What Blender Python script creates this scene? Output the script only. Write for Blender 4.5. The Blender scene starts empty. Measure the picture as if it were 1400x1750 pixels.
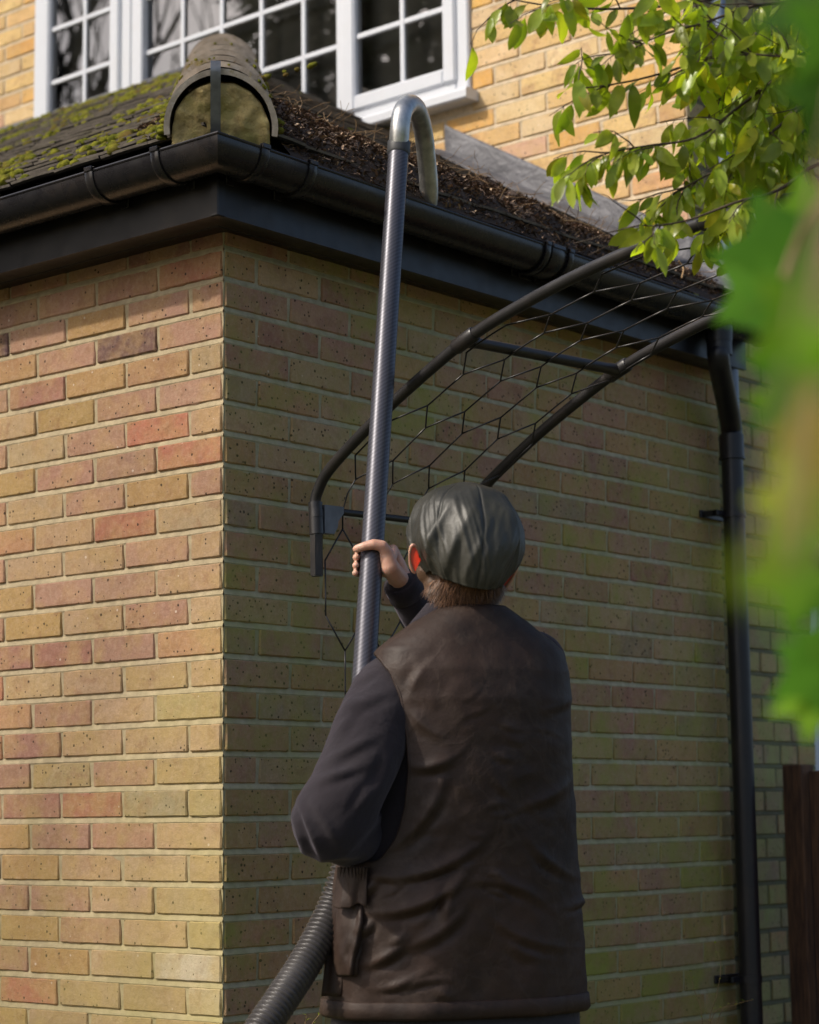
import bpy, bmesh, math, random
import numpy as np
from mathutils import Vector, Matrix, noise

# ------------------------------------------------------------------ camera
S = bpy.context.scene
COL = S.collection
rad = math.radians
CAM = Vector((3.45989107, -3.45621297, 1.10))
Rv = Vector((0.76568607, 0.64310857, -0.01167092))
Uv = Vector((0.10107723, -0.10238383, 0.98959635))
Fv = Vector((-0.63522299, 0.7588998, 0.14339751))
cd = bpy.data.cameras.new('camera')
cam = bpy.data.objects.new('camera', cd)
COL.objects.link(cam)
M3 = Matrix((Rv, Uv, -Fv)).transposed()
cam.matrix_world = Matrix.Translation(CAM) @ M3.to_4x4()
cd.sensor_fit = 'VERTICAL'
cd.sensor_height = 36.0
cd.lens = 3595.6 / 1750 * 36
cd.clip_start = .05
cd.clip_end = 400
cd.dof.use_dof = True
cd.dof.focus_distance = 4.75
cd.dof.aperture_fstop = 4.0
S.camera = cam

# ------------------------------------------------------------------ light
SUN_AZ, SUN_EL = 242.0, 41.0          # azimuth counter-clockwise from +x
w = bpy.data.worlds.new("World")
S.world = w
w.use_nodes = True
nt = w.node_tree
sky = nt.nodes.new('ShaderNodeTexSky')
sky.sky_type = 'NISHITA'
sky.sun_disc = False
sky.sun_elevation = rad(SUN_EL)
sky.sun_rotation = rad(90 - SUN_AZ)
sky.altitude = 50
sky.air_density = .8
sky.dust_density = 4.0
sky.ozone_density = .6
nt.links.new(sky.outputs[0], nt.nodes['Background'].inputs[0])
nt.nodes['Background'].inputs[1].default_value = 0.15
sl = bpy.data.lights.new('sun', 'SUN')
sl.energy = 2.9
sl.angle = rad(1.2)
sl.color = (1.0, .93, .82)
so = bpy.data.objects.new('sun', sl)
COL.objects.link(so)
sd = Vector((math.cos(rad(SUN_AZ)) * math.cos(rad(SUN_EL)), math.sin(rad(SUN_AZ)) * math.cos(rad(SUN_EL)), math.sin(rad(SUN_EL))))
so.rotation_euler = sd.to_track_quat('Z', 'Y').to_euler()
so.location = (-6, -10, 12)
S.view_settings.view_transform = 'Standard'
S.view_settings.look = 'None'
S.view_settings.exposure = 0.17
S.view_settings.gamma = 1.0
S.cycles.max_bounces = 8
S.cycles.transparent_max_bounces = 12


def at(x, y, d):
    """world point seen at photo pixel (x,y), d metres along the view axis"""
    return CAM + (Fv + Rv * ((x - 700) / 3595.6) - Uv * ((y - 875) / 3595.6)) * d


def proj(P):
    d = Vector(P) - CAM
    z = d.dot(Fv)
    return 700 + 3595.6 * d.dot(Rv) / z, 875 - 3595.6 * d.dot(Uv) / z


# ------------------------------------------------------------------ materials
class Mat:
    def __init__(s, name):
        s.m = bpy.data.materials.new(name)
        s.m.use_nodes = True
        s.t = s.m.node_tree
        s.b = s.t.nodes['Principled BSDF']
        s.tc = s.t.nodes.new('ShaderNodeTexCoord')
        s.geo = s.t.nodes.new('ShaderNodeNewGeometry')

    def n(s, ty, **k):
        nd = s.t.nodes.new(ty)
        for a, v in k.items():
            if a.startswith('_'):
                nd.inputs[a[1:].replace('_', ' ')].default_value = v
            else:
                setattr(nd, a, v)
        return nd

    def l(s, a, b):
        s.t.links.new(a, b)
        return b

    def noise(s, scale, detail=4, rough=.55, vec=None, dist=0.0, stretch=None):
        nd = s.n('ShaderNodeTexNoise')
        nd.inputs['Scale'].default_value = scale
        nd.inputs['Detail'].default_value = detail
        nd.inputs['Roughness'].default_value = rough
        nd.inputs['Distortion'].default_value = dist
        v = vec or s.geo.outputs['Position']
        if stretch:
            mp = s.n('ShaderNodeMapping')
            mp.inputs['Scale'].default_value = stretch
            s.l(v, mp.inputs['Vector'])
            v = mp.outputs[0]
        s.l(v, nd.inputs['Vector'])
        return nd.outputs['Fac']

    def ramp(s, fac, a, b, c0=(0, 0, 0, 1), c1=(1, 1, 1, 1)):
        r = s.n('ShaderNodeValToRGB')
        r.color_ramp.elements[0].position = a
        r.color_ramp.elements[1].position = b
        r.color_ramp.elements[0].color = c0 if len(c0) == 4 else (*c0, 1)
        r.color_ramp.elements[1].color = c1 if len(c1) == 4 else (*c1, 1)
        s.l(fac, r.inputs[0])
        return r.outputs[0]

    def mix(s, fac, a, b, mode='MIX'):
        m = s.n('ShaderNodeMix', data_type='RGBA', blend_type=mode)
        for sock, v in ((m.inputs[0], fac), (m.inputs[6], a), (m.inputs[7], b)):
            if isinstance(v, (int, float)):
                sock.default_value = v
            elif isinstance(v, tuple):
                sock.default_value = v if len(v) == 4 else (*v, 1)
            else:
                s.l(v, sock)
        return m.outputs[2]

    def math(s, op, a, b=0.0, clamp=False):
        m = s.n('ShaderNodeMath', operation=op, use_clamp=clamp)
        for sock, v in ((m.inputs[0], a), (m.inputs[1], b)):
            if isinstance(v, (int, float)):
                sock.default_value = v
            else:
                s.l(v, sock)
        return m.outputs[0]

    def bump(s, h, strength=.4, dist=.002, prev=None):
        b = s.n('ShaderNodeBump')
        b.inputs['Strength'].default_value = strength
        b.inputs['Distance'].default_value = dist
        s.l(h, b.inputs['Height'])
        if prev:
            s.l(prev, b.inputs['Normal'])
        s.l(b.outputs[0], s.b.inputs['Normal'])
        return b.outputs[0]

    def set(s, **k):
        for a, v in k.items():
            sock = s.b.inputs[a.replace('_', ' ')]
            if isinstance(v, (int, float)):
                sock.default_value = v
            elif isinstance(v, tuple):
                sock.default_value = v if (len(v) == 4 or sock.type == 'VECTOR') else (*v, 1)
            else:
                s.l(v, sock)
        return s


def simple(name, col, rough=.5, vary=.25, scale=30, bump=.0, bscale=200, metal=0, spec=None):
    m = Mat(name)
    f = m.ramp(m.noise(scale), .3, .7)
    a = tuple(c * (1 - vary) for c in col)
    b = tuple(min(1, c * (1 + vary)) for c in col)
    m.set(Base_Color=m.mix(f, a, b), Roughness=rough, Metallic=metal)
    if spec is not None:
        m.set(**{'Specular_IOR_Level': spec})
    if bump:
        m.bump(m.noise(bscale), bump, .002)
    return m.m


def sep(m):
    x = m.n('ShaderNodeSeparateXYZ')
    m.l(m.geo.outputs['Position'], x.inputs[0])
    return x.outputs


def brick_mat(name, algae, algcol, shift, brickvar=.35):
    """per-brick colour from the mesh, fired patches, pits and algae"""
    m = Mat(name)
    at_ = m.n('ShaderNodeAttribute', attribute_name='brickcol')
    c = at_.outputs['Color']
    c = m.mix(m.math('MULTIPLY', m.ramp(m.noise(11, 3), .42, .60), .50), c, shift)
    c = m.mix(m.math('MULTIPLY', m.ramp(m.noise(17, 3, .6, dist=.6), .55, .68), .45), c, tuple(k * f for k, f in zip(shift, (.62, .48, .62))))
    c = m.mix(m.math('MULTIPLY', m.ramp(m.noise(3.1, 3), .35, .65), .30), c, m.mix(1.0, c, (.62, .60, .58), 'MULTIPLY'))
    c = m.mix(m.math('MULTIPLY', m.ramp(m.noise(60, 5, .7), .45, .75), .28), c, (.62, .46, .34), 'MIX')
    c = m.mix(m.math('MULTIPLY', m.ramp(m.noise(160, 4, .7), .4, .75), .30), c, (.12, .075, .045), 'MIX')
    v = m.n('ShaderNodeTexVoronoi')
    v.inputs['Scale'].default_value = 85
    v.inputs['Randomness'].default_value = 1
    m.l(m.geo.outputs['Position'], v.inputs['Vector'])
    sp = m.n('ShaderNodeSeparateColor')
    m.l(v.outputs['Color'], sp.inputs[0])
    size = m.math('MULTIPLY', m.math('POWER', sp.outputs[0], 4.2), .31)
    nd = m.math('ADD', v.outputs['Distance'], m.math('MULTIPLY', m.math('SUBTRACT', m.noise(420, 2), .5), .22))
    pit = m.math('MULTIPLY', m.math('LESS_THAN', nd, size), .88)
    c = m.mix(pit, c, (.035, .022, .016))
    lv = m.n('ShaderNodeTexVoronoi')
    lv.inputs['Scale'].default_value = 33
    m.l(m.geo.outputs['Position'], lv.inputs['Vector'])
    sp2 = m.n('ShaderNodeSeparateColor')
    m.l(lv.outputs['Color'], sp2.inputs[0])
    lime = m.math('MULTIPLY', m.math('LESS_THAN', lv.outputs['Distance'], m.math('MULTIPLY', m.math('POWER', sp2.outputs[1], 12), .11)), .5)
    c = m.mix(lime, c, (.7, .62, .52))
    wn = m.n('ShaderNodeTexWhiteNoise', noise_dimensions='3D')
    m.l(at_.outputs['Color'], wn.inputs['Vector'])
    al = m.math('MULTIPLY', algae(m), m.math('ADD', m.math('MULTIPLY', wn.outputs['Value'], brickvar), 1 - brickvar * .62), True)
    c = m.mix(al, c, algcol)
    m.set(Base_Color=c, Roughness=.88)
    m.set(**{'Specular_IOR_Level': .25})
    h = m.math('SUBTRACT', m.math('ADD', m.math('MULTIPLY', m.noise(45, 4), .9), m.math('MULTIPLY', m.noise(260, 3, .7), .35)), m.math('MULTIPLY', pit, .9))
    m.bump(h, 1.0, .0030)
    return m.m


def mortar_mat(name, col, algae, algcol):
    m = Mat(name)
    c = m.mix(m.ramp(m.noise(35, 5), .35, .7), tuple(k * .78 for k in col), tuple(k * 1.12 for k in col))
    c = m.mix(m.math('MULTIPLY', m.ramp(m.noise(300, 3), .5, .8), .4), c, tuple(k * .5 for k in col))
    c = m.mix(algae(m), c, algcol)
    m.set(Base_Color=c, Roughness=.95)
    m.set(**{'Specular_IOR_Level': .2})
    m.bump(m.math('ADD', m.noise(55, 4), m.math('MULTIPLY', m.noise(380, 3), .4)), .8, .002)
    return m.m


def alg_left(m):
    X, Y, Z = sep(m)
    g = m.math('SUBTRACT', 1.55, Z)                     # lower = greener
    e = m.math('ADD', X, .35)                           # close to the corner
    k = m.math('ADD', m.math('MULTIPLY', g, .62), m.math('MULTIPLY', e, .50))
    k = m.math('ADD', k, m.math('MULTIPLY', m.math('SUBTRACT', m.noise(5.5, 4, .6), .5), 1.5))
    return m.math('MULTIPLY', m.math('MULTIPLY', k, 1.0, True), .62)


def alg_right(m):
    n1 = m.noise(2.2, 5, .65)
    n2 = m.noise(10, 4, .65)
    X, Y, Z = sep(m)
    k = m.math('ADD', m.math('MULTIPLY', m.math('SUBTRACT', 1.9, Z), .13), m.math('MULTIPLY', m.math('SUBTRACT', n1, .42), 2.6))
    k = m.math('ADD', k, m.math('MULTIPLY', m.math('SUBTRACT', n2, .5), 2.2))
    return m.math('MULTIPLY', m.math('ADD', k, .10, True), .78)


def alg_none(m):
    return m.math('MULTIPLY', m.ramp(m.noise(3, 4), .6, .8), .12)


def alg_side(m):
    return m.math('MULTIPLY', m.ramp(m.noise(9, 4), .35, .6), .7)


M_BL = brick_mat('front brick', alg_left, (.36, .31, .10), (.44, .285, .12))
M_ML = mortar_mat('front mortar', (.42, .345, .22), alg_left, (.34, .31, .11))
M_BR = brick_mat('side brick', alg_right, (.29, .31, .065), (.46, .31, .15), 1.25)
M_MR = mortar_mat('side mortar', (.46, .42, .29), alg_right, (.33, .35, .14))
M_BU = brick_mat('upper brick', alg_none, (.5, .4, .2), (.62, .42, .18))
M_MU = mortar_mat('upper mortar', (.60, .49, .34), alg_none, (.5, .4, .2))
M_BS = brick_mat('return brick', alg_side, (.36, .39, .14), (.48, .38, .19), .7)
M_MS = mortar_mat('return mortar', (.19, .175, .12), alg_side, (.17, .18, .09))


def pvc(name, col, rough, dirt=(.06, .045, .035)):
    m = Mat(name)
    f = m.ramp(m.noise(9, 5, .65), .5, .72)
    m.set(Base_Color=m.mix(m.math('MULTIPLY', f, .35), col, dirt))
    m.set(Roughness=m.math('ADD', m.math('MULTIPLY', m.noise(25, 4), .25), rough - .12))
    m.bump(m.noise(6, 3), .12, .01)
    return m.m


M_GUT = pvc('black gutter plastic', (.012, .011, .013), .27)
M_FAS = pvc('black fascia board', (.007, .0065, .008), .38)
M_PIPE = pvc('dark downpipe plastic', (.011, .011, .015), .36)
M_WP = pvc('white window plastic', (.62, .645, .69), .32, (.6, .6, .6))
M_BLUEP = simple('blue grey pipe paint', (.20, .25, .34), .35, .12)
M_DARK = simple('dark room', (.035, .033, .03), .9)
M_LEAD = Mat('weathered lead')
f = M_LEAD.ramp(M_LEAD.noise(7, 5, .6), .3, .7)
M_LEAD.set(Base_Color=M_LEAD.mix(f, (.07, .07, .078), (.165, .165, .18)), Roughness=.6, Metallic=.1)
M_LEAD.bump(M_LEAD.math('ADD', M_LEAD.noise(9, 4, .6, dist=.5), M_LEAD.math('MULTIPLY', M_LEAD.noise(40, 3), .2)), .9, .018)
M_LEAD = M_LEAD.m
# roof tiles
mt = Mat('concrete roof tile')
c = mt.mix(mt.ramp(mt.noise(16, 5, .65), .3, .7), (.085, .072, .060), (.24, .21, .175))
c = mt.mix(mt.math('MULTIPLY', mt.ramp(mt.noise(6, 5, .7), .55, .72), .45), c, (.13, .12, .04))
c = mt.mix(mt.math('MULTIPLY', mt.ramp(mt.noise(120, 3), .62, .7), .5), c, (.22, .2, .17))
mt.set(Base_Color=c, Roughness=.9)
mt.bump(mt.math('ADD', mt.noise(90, 4, .7), mt.math('MULTIPLY', mt.noise(20, 3), .6)), .8, .003)
M_TILE = mt.m
M_TEDGE = simple('tile edge dirt and painted shade', (.017, .014, .011), .95, .4, 40)  # near-black colour paints in shadow gaps under the tile tails, besides dirt
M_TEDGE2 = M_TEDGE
mt = Mat('hip tile')
c = mt.mix(mt.ramp(mt.noise(20, 5, .65), .3, .72), (.30, .25, .195), (.66, .58, .49))
c = mt.mix(mt.math('MULTIPLY', mt.ramp(mt.noise(34, 3, .6, stretch=(1, 1, 2.4)), .60, .66), .75), c, (.50, .47, .43))
c = mt.mix(mt.math('MULTIPLY', mt.ramp(mt.noise(13, 5, .7), .60, .68), .8), c, (.30, .24, .05))
c = mt.mix(mt.math('MULTIPLY', mt.ramp(mt.noise(17, 5, .7, dist=.4), .66, .72), .8), c, (.32, .13, .03))
mt.set(Base_Color=c, Roughness=.88)
mt.bump(mt.math('ADD', mt.noise(140, 4, .7), mt.math('MULTIPLY', mt.noise(26, 3), .8)), .7, .003)
M_HIP = mt.m
mt = Mat('hip bedding mortar')
c = mt.mix(mt.ramp(mt.noise(18, 5, .7), .35, .65), (.27, .20, .08), (.72, .57, .25))
c = mt.mix(mt.ramp(mt.noise(9, 4), .5, .65), c, (.30, .27, .08))
mt.set(Base_Color=c, Roughness=.95)
mt.bump(mt.noise(50, 6, .7), 1, .012)
M_BED = mt.m
mt = Mat('moss cushion')
c = mt.mix(mt.ramp(mt.noise(40, 4), .35, .65), (.085, .10, .012), (.27, .26, .03))
c = mt.mix(mt.ramp(mt.noise(9, 3), .50, .66), c, (.15, .105, .03))
mt.set(Base_Color=c, Roughness=1)
mt.set(**{'Specular_IOR_Level': .1})
mt.bump(mt.noise(330, 4, .7), 1, .006)
M_MOSS = mt.m
mt = Mat('leaf litter')
at_ = mt.n('ShaderNodeAttribute', attribute_name='brickcol')
mt.set(Base_Color=at_.outputs['Color'], Roughness=.9)
M_LIT = mt.m
M_STEEL = Mat('galvanised steel')
f = M_STEEL.ramp(M_STEEL.noise(40, 5, .6), .35, .7)
M_STEEL.set(Base_Color=M_STEEL.mix(f, (.42, .43, .42), (.66, .66, .64)), Metallic=.85, Roughness=M_STEEL.math('ADD', M_STEEL.math('MULTIPLY', M_STEEL.noise(20, 4), .3), .22))
M_STEEL.bump(M_STEEL.noise(60, 4), .15, .003)
M_STEEL = M_STEEL.m
M_IRON = simple('grey hip iron', (.16, .17, .18), .4, .3, 30, .3, 80, .7)
M_ARCH = pvc('black arch tube', (.018, .017, .018), .38)
M_CARB = Mat('wound carbon tube')
dt = M_CARB.n('ShaderNodeVectorMath', operation='DOT_PRODUCT')
M_CARB.l(M_CARB.geo.outputs['Position'], dt.inputs[0])
dt.inputs[1].default_value = (-.42, -.35, .84)
wvf = M_CARB.math('ADD', M_CARB.math('MULTIPLY', M_CARB.math('SINE', M_CARB.math('MULTIPLY', dt.outputs['Value'], 820.0)), .5), .5)
M_CARB.set(Base_Color=M_CARB.mix(wvf, (.058, .058, .071), (.094, .094, .112)), Roughness=M_CARB.math('ADD', M_CARB.math('MULTIPLY', M_CARB.noise(18, 4), .12), .33), Metallic=.5)
M_CARB = M_CARB.m
M_RUB = simple('dark rubber collar', (.05, .052, .055), .5, .1)
M_HOSE = simple('ribbed grey hose', (.05, .046, .046), .33, .2, 60)


def leafmat(name, ca, cb, trans=.5, rough=.38, vein=True):
    m = Mat(name)
    a = m.n('ShaderNodeAttribute', attribute_name='brickcol')
    f = m.ramp(m.noise(14, 3), .3, .7)
    c = m.mix(f, ca, cb)
    c = m.mix(1.0, c, a.outputs['Color'], 'MULTIPLY')
    c = m.mix(m.math('MULTIPLY', m.ramp(m.noise(70, 4, .7), .60, .72), .5), c, (.22, .17, .04))
    m.set(Base_Color=c, Roughness=rough)
    m.bump(m.noise(120, 3), .25, .002)
    tr = m.n('ShaderNodeBsdfTranslucent')
    m.l(m.mix(1.0, c, (1.7, 1.8, .40), 'MULTIPLY'), tr.inputs['Color'])
    mx = m.n('ShaderNodeMixShader')
    mx.inputs[0].default_value = trans
    m.l(m.b.outputs[0], mx.inputs[1])
    m.l(tr.outputs[0], mx.inputs[2])
    out = m.t.nodes['Material Output']
    m.l(mx.outputs[0], out.inputs['Surface'])
    return m.m


M_LEAF = leafmat('shrub leaf', (.30, .38, .035), (.46, .50, .07), .50, .30)
M_IVY = leafmat('climber leaf', (.075, .22, .003), (.13, .31, .006), .45, .9)
M_EVER = leafmat('evergreen leaf', (.02, .035, .012), (.04, .06, .02), .15, .6)
M_TWIG = simple('dark twig bark', (.055, .035, .022), .7, .3, 60, .4, 200)
M_STEM = simple('pale stem bark', (.22, .15, .07), .7, .3, 60, .4, 200)
M_BARK = simple('tree bark', (.035, .028, .02), .9, .4, 8, .6, 30)
mt = Mat('rough grass')
c = mt.mix(mt.ramp(mt.noise(3, 6, .7), .35, .65), (.06, .075, .025), (.14, .12, .06))
mt.set(Base_Color=c, Roughness=1)
mt.bump(mt.noise(40, 5, .7), .8, .02)
M_GROUND = mt.m
mt = Mat('fence timber')
c = mt.mix(mt.ramp(mt.noise(25, 4, stretch=(6, 6, .5)), .35, .7), (.055, .026, .014), (.15, .072, .032))
mt.set(Base_Color=c, Roughness=.8)
mt.bump(mt.noise(60, 4, stretch=(6, 6, .4)), .5, .003)
M_WOOD = mt.m
# glass
mg = Mat('window glass')
gl = mg.n('ShaderNodeBsdfGlossy')
gl.inputs['Roughness'].default_value = 0.004
gl.inputs['Color'].default_value = (1, 1, 1, 1)
tp = mg.n('ShaderNodeBsdfTransparent')
tp.inputs['Color'].default_value = (.75, .76, .74, 1)
fr = mg.n('ShaderNodeFresnel')
fr.inputs['IOR'].default_value = 2.4
mx = mg.n('ShaderNodeMixShader')
mg.l(fr.outputs[0], mx.inputs[0])
mg.l(tp.outputs[0], mx.inputs[1])
mg.l(gl.outputs[0], mx.inputs[2])
mg.l(mx.outputs[0], mg.t.nodes['Material Output'].inputs['Surface'])
M_GLASS = mg.m

# cloth and skin


def cloth(name, ca, cb, rough, wr, wrs, sheen=0, fine=900, finestr=.2, patch=3.5, coat=0):
    m = Mat(name)
    f = m.ramp(m.noise(patch, 4, .6), .4, .68)
    c = m.mix(f, ca, cb)
    c = m.mix(m.math('MULTIPLY', m.noise(fine, 2), .5), c, tuple(k * .55 for k in ca))
    m.set(Base_Color=c, Roughness=m.math('ADD', m.math('MULTIPLY', m.noise(9, 4), .25), rough - .12))
    if sheen:
        m.set(**{'Sheen_Weight': sheen, 'Sheen_Roughness': .5})
        m.set(Sheen_Tint=(.55, .5, .62))
    h = m.math('ADD', m.math('MULTIPLY', m.noise(wrs, 5, .55, dist=.25), 1.0), m.math('MULTIPLY', m.noise(fine, 2), finestr * .03))
    m.bump(h, wr, .02)
    return m.m


def vestmat():
    m = Mat('waxed brown cotton')
    c = m.mix(m.ramp(m.noise(4, 5, .6), .35, .68), (.0180, .0092, .0060), (.040, .0215, .0142))
    c = m.mix(m.math('MULTIPLY', m.ramp(m.noise(14, 5, .7, dist=.5), .50, .75), .45), c, (.066, .045, .033))
    c = m.mix(m.math('MULTIPLY', m.ramp(m.noise(9, 4, .6), .52, .70), .55), c, (.013, .0085, .007))
    n1 = m.noise(8, 4, .55, dist=.4)
    cr = m.math('ABSOLUTE', m.math('SUBTRACT', n1, .5))
    crease = m.ramp(cr, .0, .035, (1, 1, 1, 1), (0, 0, 0, 1))
    n2 = m.noise(19, 3, .55, dist=.3)
    cr2 = m.ramp(m.math('ABSOLUTE', m.math('SUBTRACT', n2, .5)), .0, .05, (1, 1, 1, 1), (0, 0, 0, 1))
    c = m.mix(m.math('MULTIPLY', crease, .14), c, (.09, .065, .05))
    m.set(Base_Color=c, Roughness=m.math('ADD', m.math('MULTIPLY', m.noise(10, 4), .3), .47))
    m.set(**{'Specular_IOR_Level': .38})
    h = m.math('ADD', m.math('MULTIPLY', m.noise(11, 5, .6), 1.6), m.math('ADD', m.math('MULTIPLY', crease, .10), m.math('MULTIPLY', cr2, .03)))
    h = m.math('ADD', h, m.math('MULTIPLY', m.noise(900, 2), .05))
    m.bump(h, .17, .016)
    return m.m


M_VEST = vestmat()
M_FLEECE = cloth('navy fleece', (.0130, .0092, .0132), (.0235, .0170, .0225), .95, .45, 10, .22, 1200, 1.2)
M_CAP = cloth('waxed grey green cap cloth', (.026, .026, .020), (.062, .060, .048), .50, .16, 24, 0, 900, .2, 6)
M_TROU = cloth('navy work trousers', (.018, .018, .026), (.03, .03, .04), .85, .4, 12, .2)
M_CORD = simple('brown corduroy collar', (.09, .045, .028), .9, .3, 60, .6, 300)
ms = Mat('skin')
c = ms.mix(ms.ramp(ms.noise(30, 4), .35, .7), (.56, .31, .22), (.68, .42, .32))
ms.set(Base_Color=c, Roughness=.45, Subsurface_Weight=.25, Subsurface_Scale=.012)
ms.set(Subsurface_Radius=(1.0, .25, .12))
ms.bump(ms.noise(260, 4, .6), .25, .0015)
M_SKIN = ms.m
ms = Mat('thin ear skin')
ms.set(Base_Color=(.62, .30, .22), Roughness=.45)
tr = ms.n('ShaderNodeBsdfTranslucent')
tr.inputs['Color'].default_value = (.95, .06, .025, 1)
mx = ms.n('ShaderNodeMixShader')
mx.inputs[0].default_value = .62
ms.l(ms.b.outputs[0], mx.inputs[1])
ms.l(tr.outputs[0], mx.inputs[2])
ms.l(mx.outputs[0], ms.t.nodes['Material Output'].inputs['Surface'])
M_EAR = ms.m
M_NAIL = simple('finger nail', (.72, .50, .42), .25, .05)
mh = Mat('brown hair')
a_ = mh.n('ShaderNodeAttribute', attribute_name='brickcol')
mh.set(Base_Color=a_.outputs['Color'], Roughness=.42)
mh.set(**{'Specular_IOR_Level': .3})
M_HAIR = mh.m


# ------------------------------------------------------------------ mesh helpers
def origin(o):
    v = Vector((0, 0, 0))
    while o is not None:
        v += Vector(o.location)
        o = o.parent
    return v


class MB:
    def __init__(s):
        s.v, s.f, s.mi, s.c = [], [], [], []
        s.col = (1, 1, 1)

    def add(s, vs, fs, mi=0):
        b = len(s.v)
        s.v += [tuple(p) for p in vs]
        s.c += [s.col] * len(vs)
        s.f += [tuple(b + i for i in f) for f in fs]
        s.mi += [mi] * len(fs)
        return b

    def box(s, x0, x1, y0, y1, z0, z1, mi=0, bev=0.0):
        if bev:
            vs = []
            for sx, X in ((1, x0), (-1, x1)):
                for sy, Y in ((1, y0), (-1, y1)):
                    for sz, Z in ((1, z0), (-1, z1)):
                        vs += [(X, Y + sy * bev, Z + sz * bev), (X + sx * bev, Y, Z + sz * bev), (X + sx * bev, Y + sy * bev, Z)]
            bm = bmesh.new()
            for v in vs:
                bm.verts.new(v)
            r = bmesh.ops.convex_hull(bm, input=bm.verts)
            bm.verts.index_update()
            s.add([v.co[:] for v in bm.verts], [[v.index for v in f.verts] for f in bm.faces], mi)
            bm.free()
            return
        vs = [(x, y, z) for x in (x0, x1) for y in (y0, y1) for z in (z0, z1)]
        s.add(vs, [(0, 1, 3, 2), (4, 6, 7, 5), (0, 4, 5, 1), (2, 3, 7, 6), (0, 2, 6, 4), (1, 5, 7, 3)], mi)

    def loft(s, secs, closed=True, caps=True, mi=0):
        n = len(secs[0])
        vs = [p for sec in secs for p in sec]
        fs = []
        for i in range(len(secs) - 1):
            for j in range(n if closed else n - 1):
                k = (j + 1) % n
                fs.append((i * n + j, i * n + k, (i + 1) * n + k, (i + 1) * n + j))
        if caps and closed:
            fs.append(tuple(range(n))[::-1])
            fs.append(tuple((len(secs) - 1) * n + j for j in range(n)))
        return s.add(vs, fs, mi)

    def tube(s, pts, r, n=10, mi=0, caps=True, flat=None):
        pts = [Vector(p) for p in pts]
        m = len(pts)
        rs = r if isinstance(r, (list, tuple)) else [r] * m
        t0 = (pts[1] - pts[0]).normalized()
        up = Vector((0, 0, 1)) if abs(t0.z) < .9 else Vector((1, 0, 0))
        nrm = (up - t0 * up.dot(t0)).normalized()
        secs = []
        for i in range(m):
            t = (pts[min(i + 1, m - 1)] - pts[max(i - 1, 0)]).normalized()
            nrm = (nrm - t * nrm.dot(t))
            nrm.normalize()
            b = t.cross(nrm)
            fl = flat if flat else 1
            secs.append([pts[i] + (nrm * math.cos(2 * math.pi * j / n) + b * math.sin(2 * math.pi * j / n) * fl) * rs[i] for j in range(n)])
        s.loft(secs, True, caps, mi)

    def ball(s, c, r, sx=1, sy=1, sz=1, n=12, m=8, rot=None, mi=0):
        vs, fs = [(0, 0, -1)], []
        for i in range(1, m):
            a = math.pi * i / m
            for j in range(n):
                b = 2 * math.pi * j / n
                vs.append((math.sin(a) * math.cos(b), math.sin(a) * math.sin(b), -math.cos(a)))
        vs.append((0, 0, 1))
        for j in range(n):
            k = (j + 1) % n
            fs.append((0, 1 + k, 1 + j))
            for i in range(m - 2):
                a = 1 + i * n
                fs.append((a + j, a + k, a + n + k, a + n + j))
            fs.append((1 + (m - 2) * n + j, 1 + (m - 2) * n + k, len(vs) - 1))
        o = []
        for v in vs:
            p = Vector((v[0] * sx, v[1] * sy, v[2] * sz)) * r
            if rot:
                p = rot @ p
            o.append(Vector(c) + p)
        s.add(o, fs, mi)

    def limb(s, pts, rs, n=14):
        """overlapping tapered tubes and balls, meant for remeshing"""
        pts = [Vector(p) for p in pts]
        for i in range(len(pts) - 1):
            s.tube([pts[i], pts[i + 1]], [rs[i], rs[i + 1]], n)
        for p, r in zip(pts, rs):
            s.ball(p, r, n=n, m=8)

    def mesh(s, name, mats, smooth=False, off=Vector((0, 0, 0)), color=False):
        me = bpy.data.meshes.new(name)
        me.from_pydata([(v[0] - off.x, v[1] - off.y, v[2] - off.z) for v in s.v], [], s.f)
        for m in (mats if isinstance(mats, (list, tuple)) else [mats]):
            me.materials.append(m)
        me.polygons.foreach_set('material_index', s.mi)
        if smooth:
            me.polygons.foreach_set('use_smooth', [True] * len(s.f))
        if color:
            a = me.color_attributes.new('brickcol', 'FLOAT_COLOR', 'POINT')
            a.data.foreach_set('color', [k for c in s.c for k in (*c, 1.0)])
        me.update()
        return me

    def build(s, name, mats, parent=None, smooth=False, color=False, loc=None, sharp=None):
        off = origin(parent) if parent else (Vector(loc) if loc else Vector((0, 0, 0)))
        me = s.mesh(name, mats, smooth, off, color)
        o = bpy.data.objects.new(name, me)
        if parent:
            o.parent = parent
        elif loc:
            o.location = loc
        COL.objects.link(o)
        if sharp:
            me.set_sharp_from_angle(angle=rad(sharp))
        return o


def empty(name, loc):
    o = bpy.data.objects.new(name, None)
    o.location = loc
    o.empty_display_size = .1
    COL.objects.link(o)
    return o


def tag(o, label=None, cat=None, group=None, kind=None):
    if label: o['label'] = label
    if cat: o['category'] = cat
    if group: o['group'] = group
    if kind: o['kind'] = kind
    return o


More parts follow.
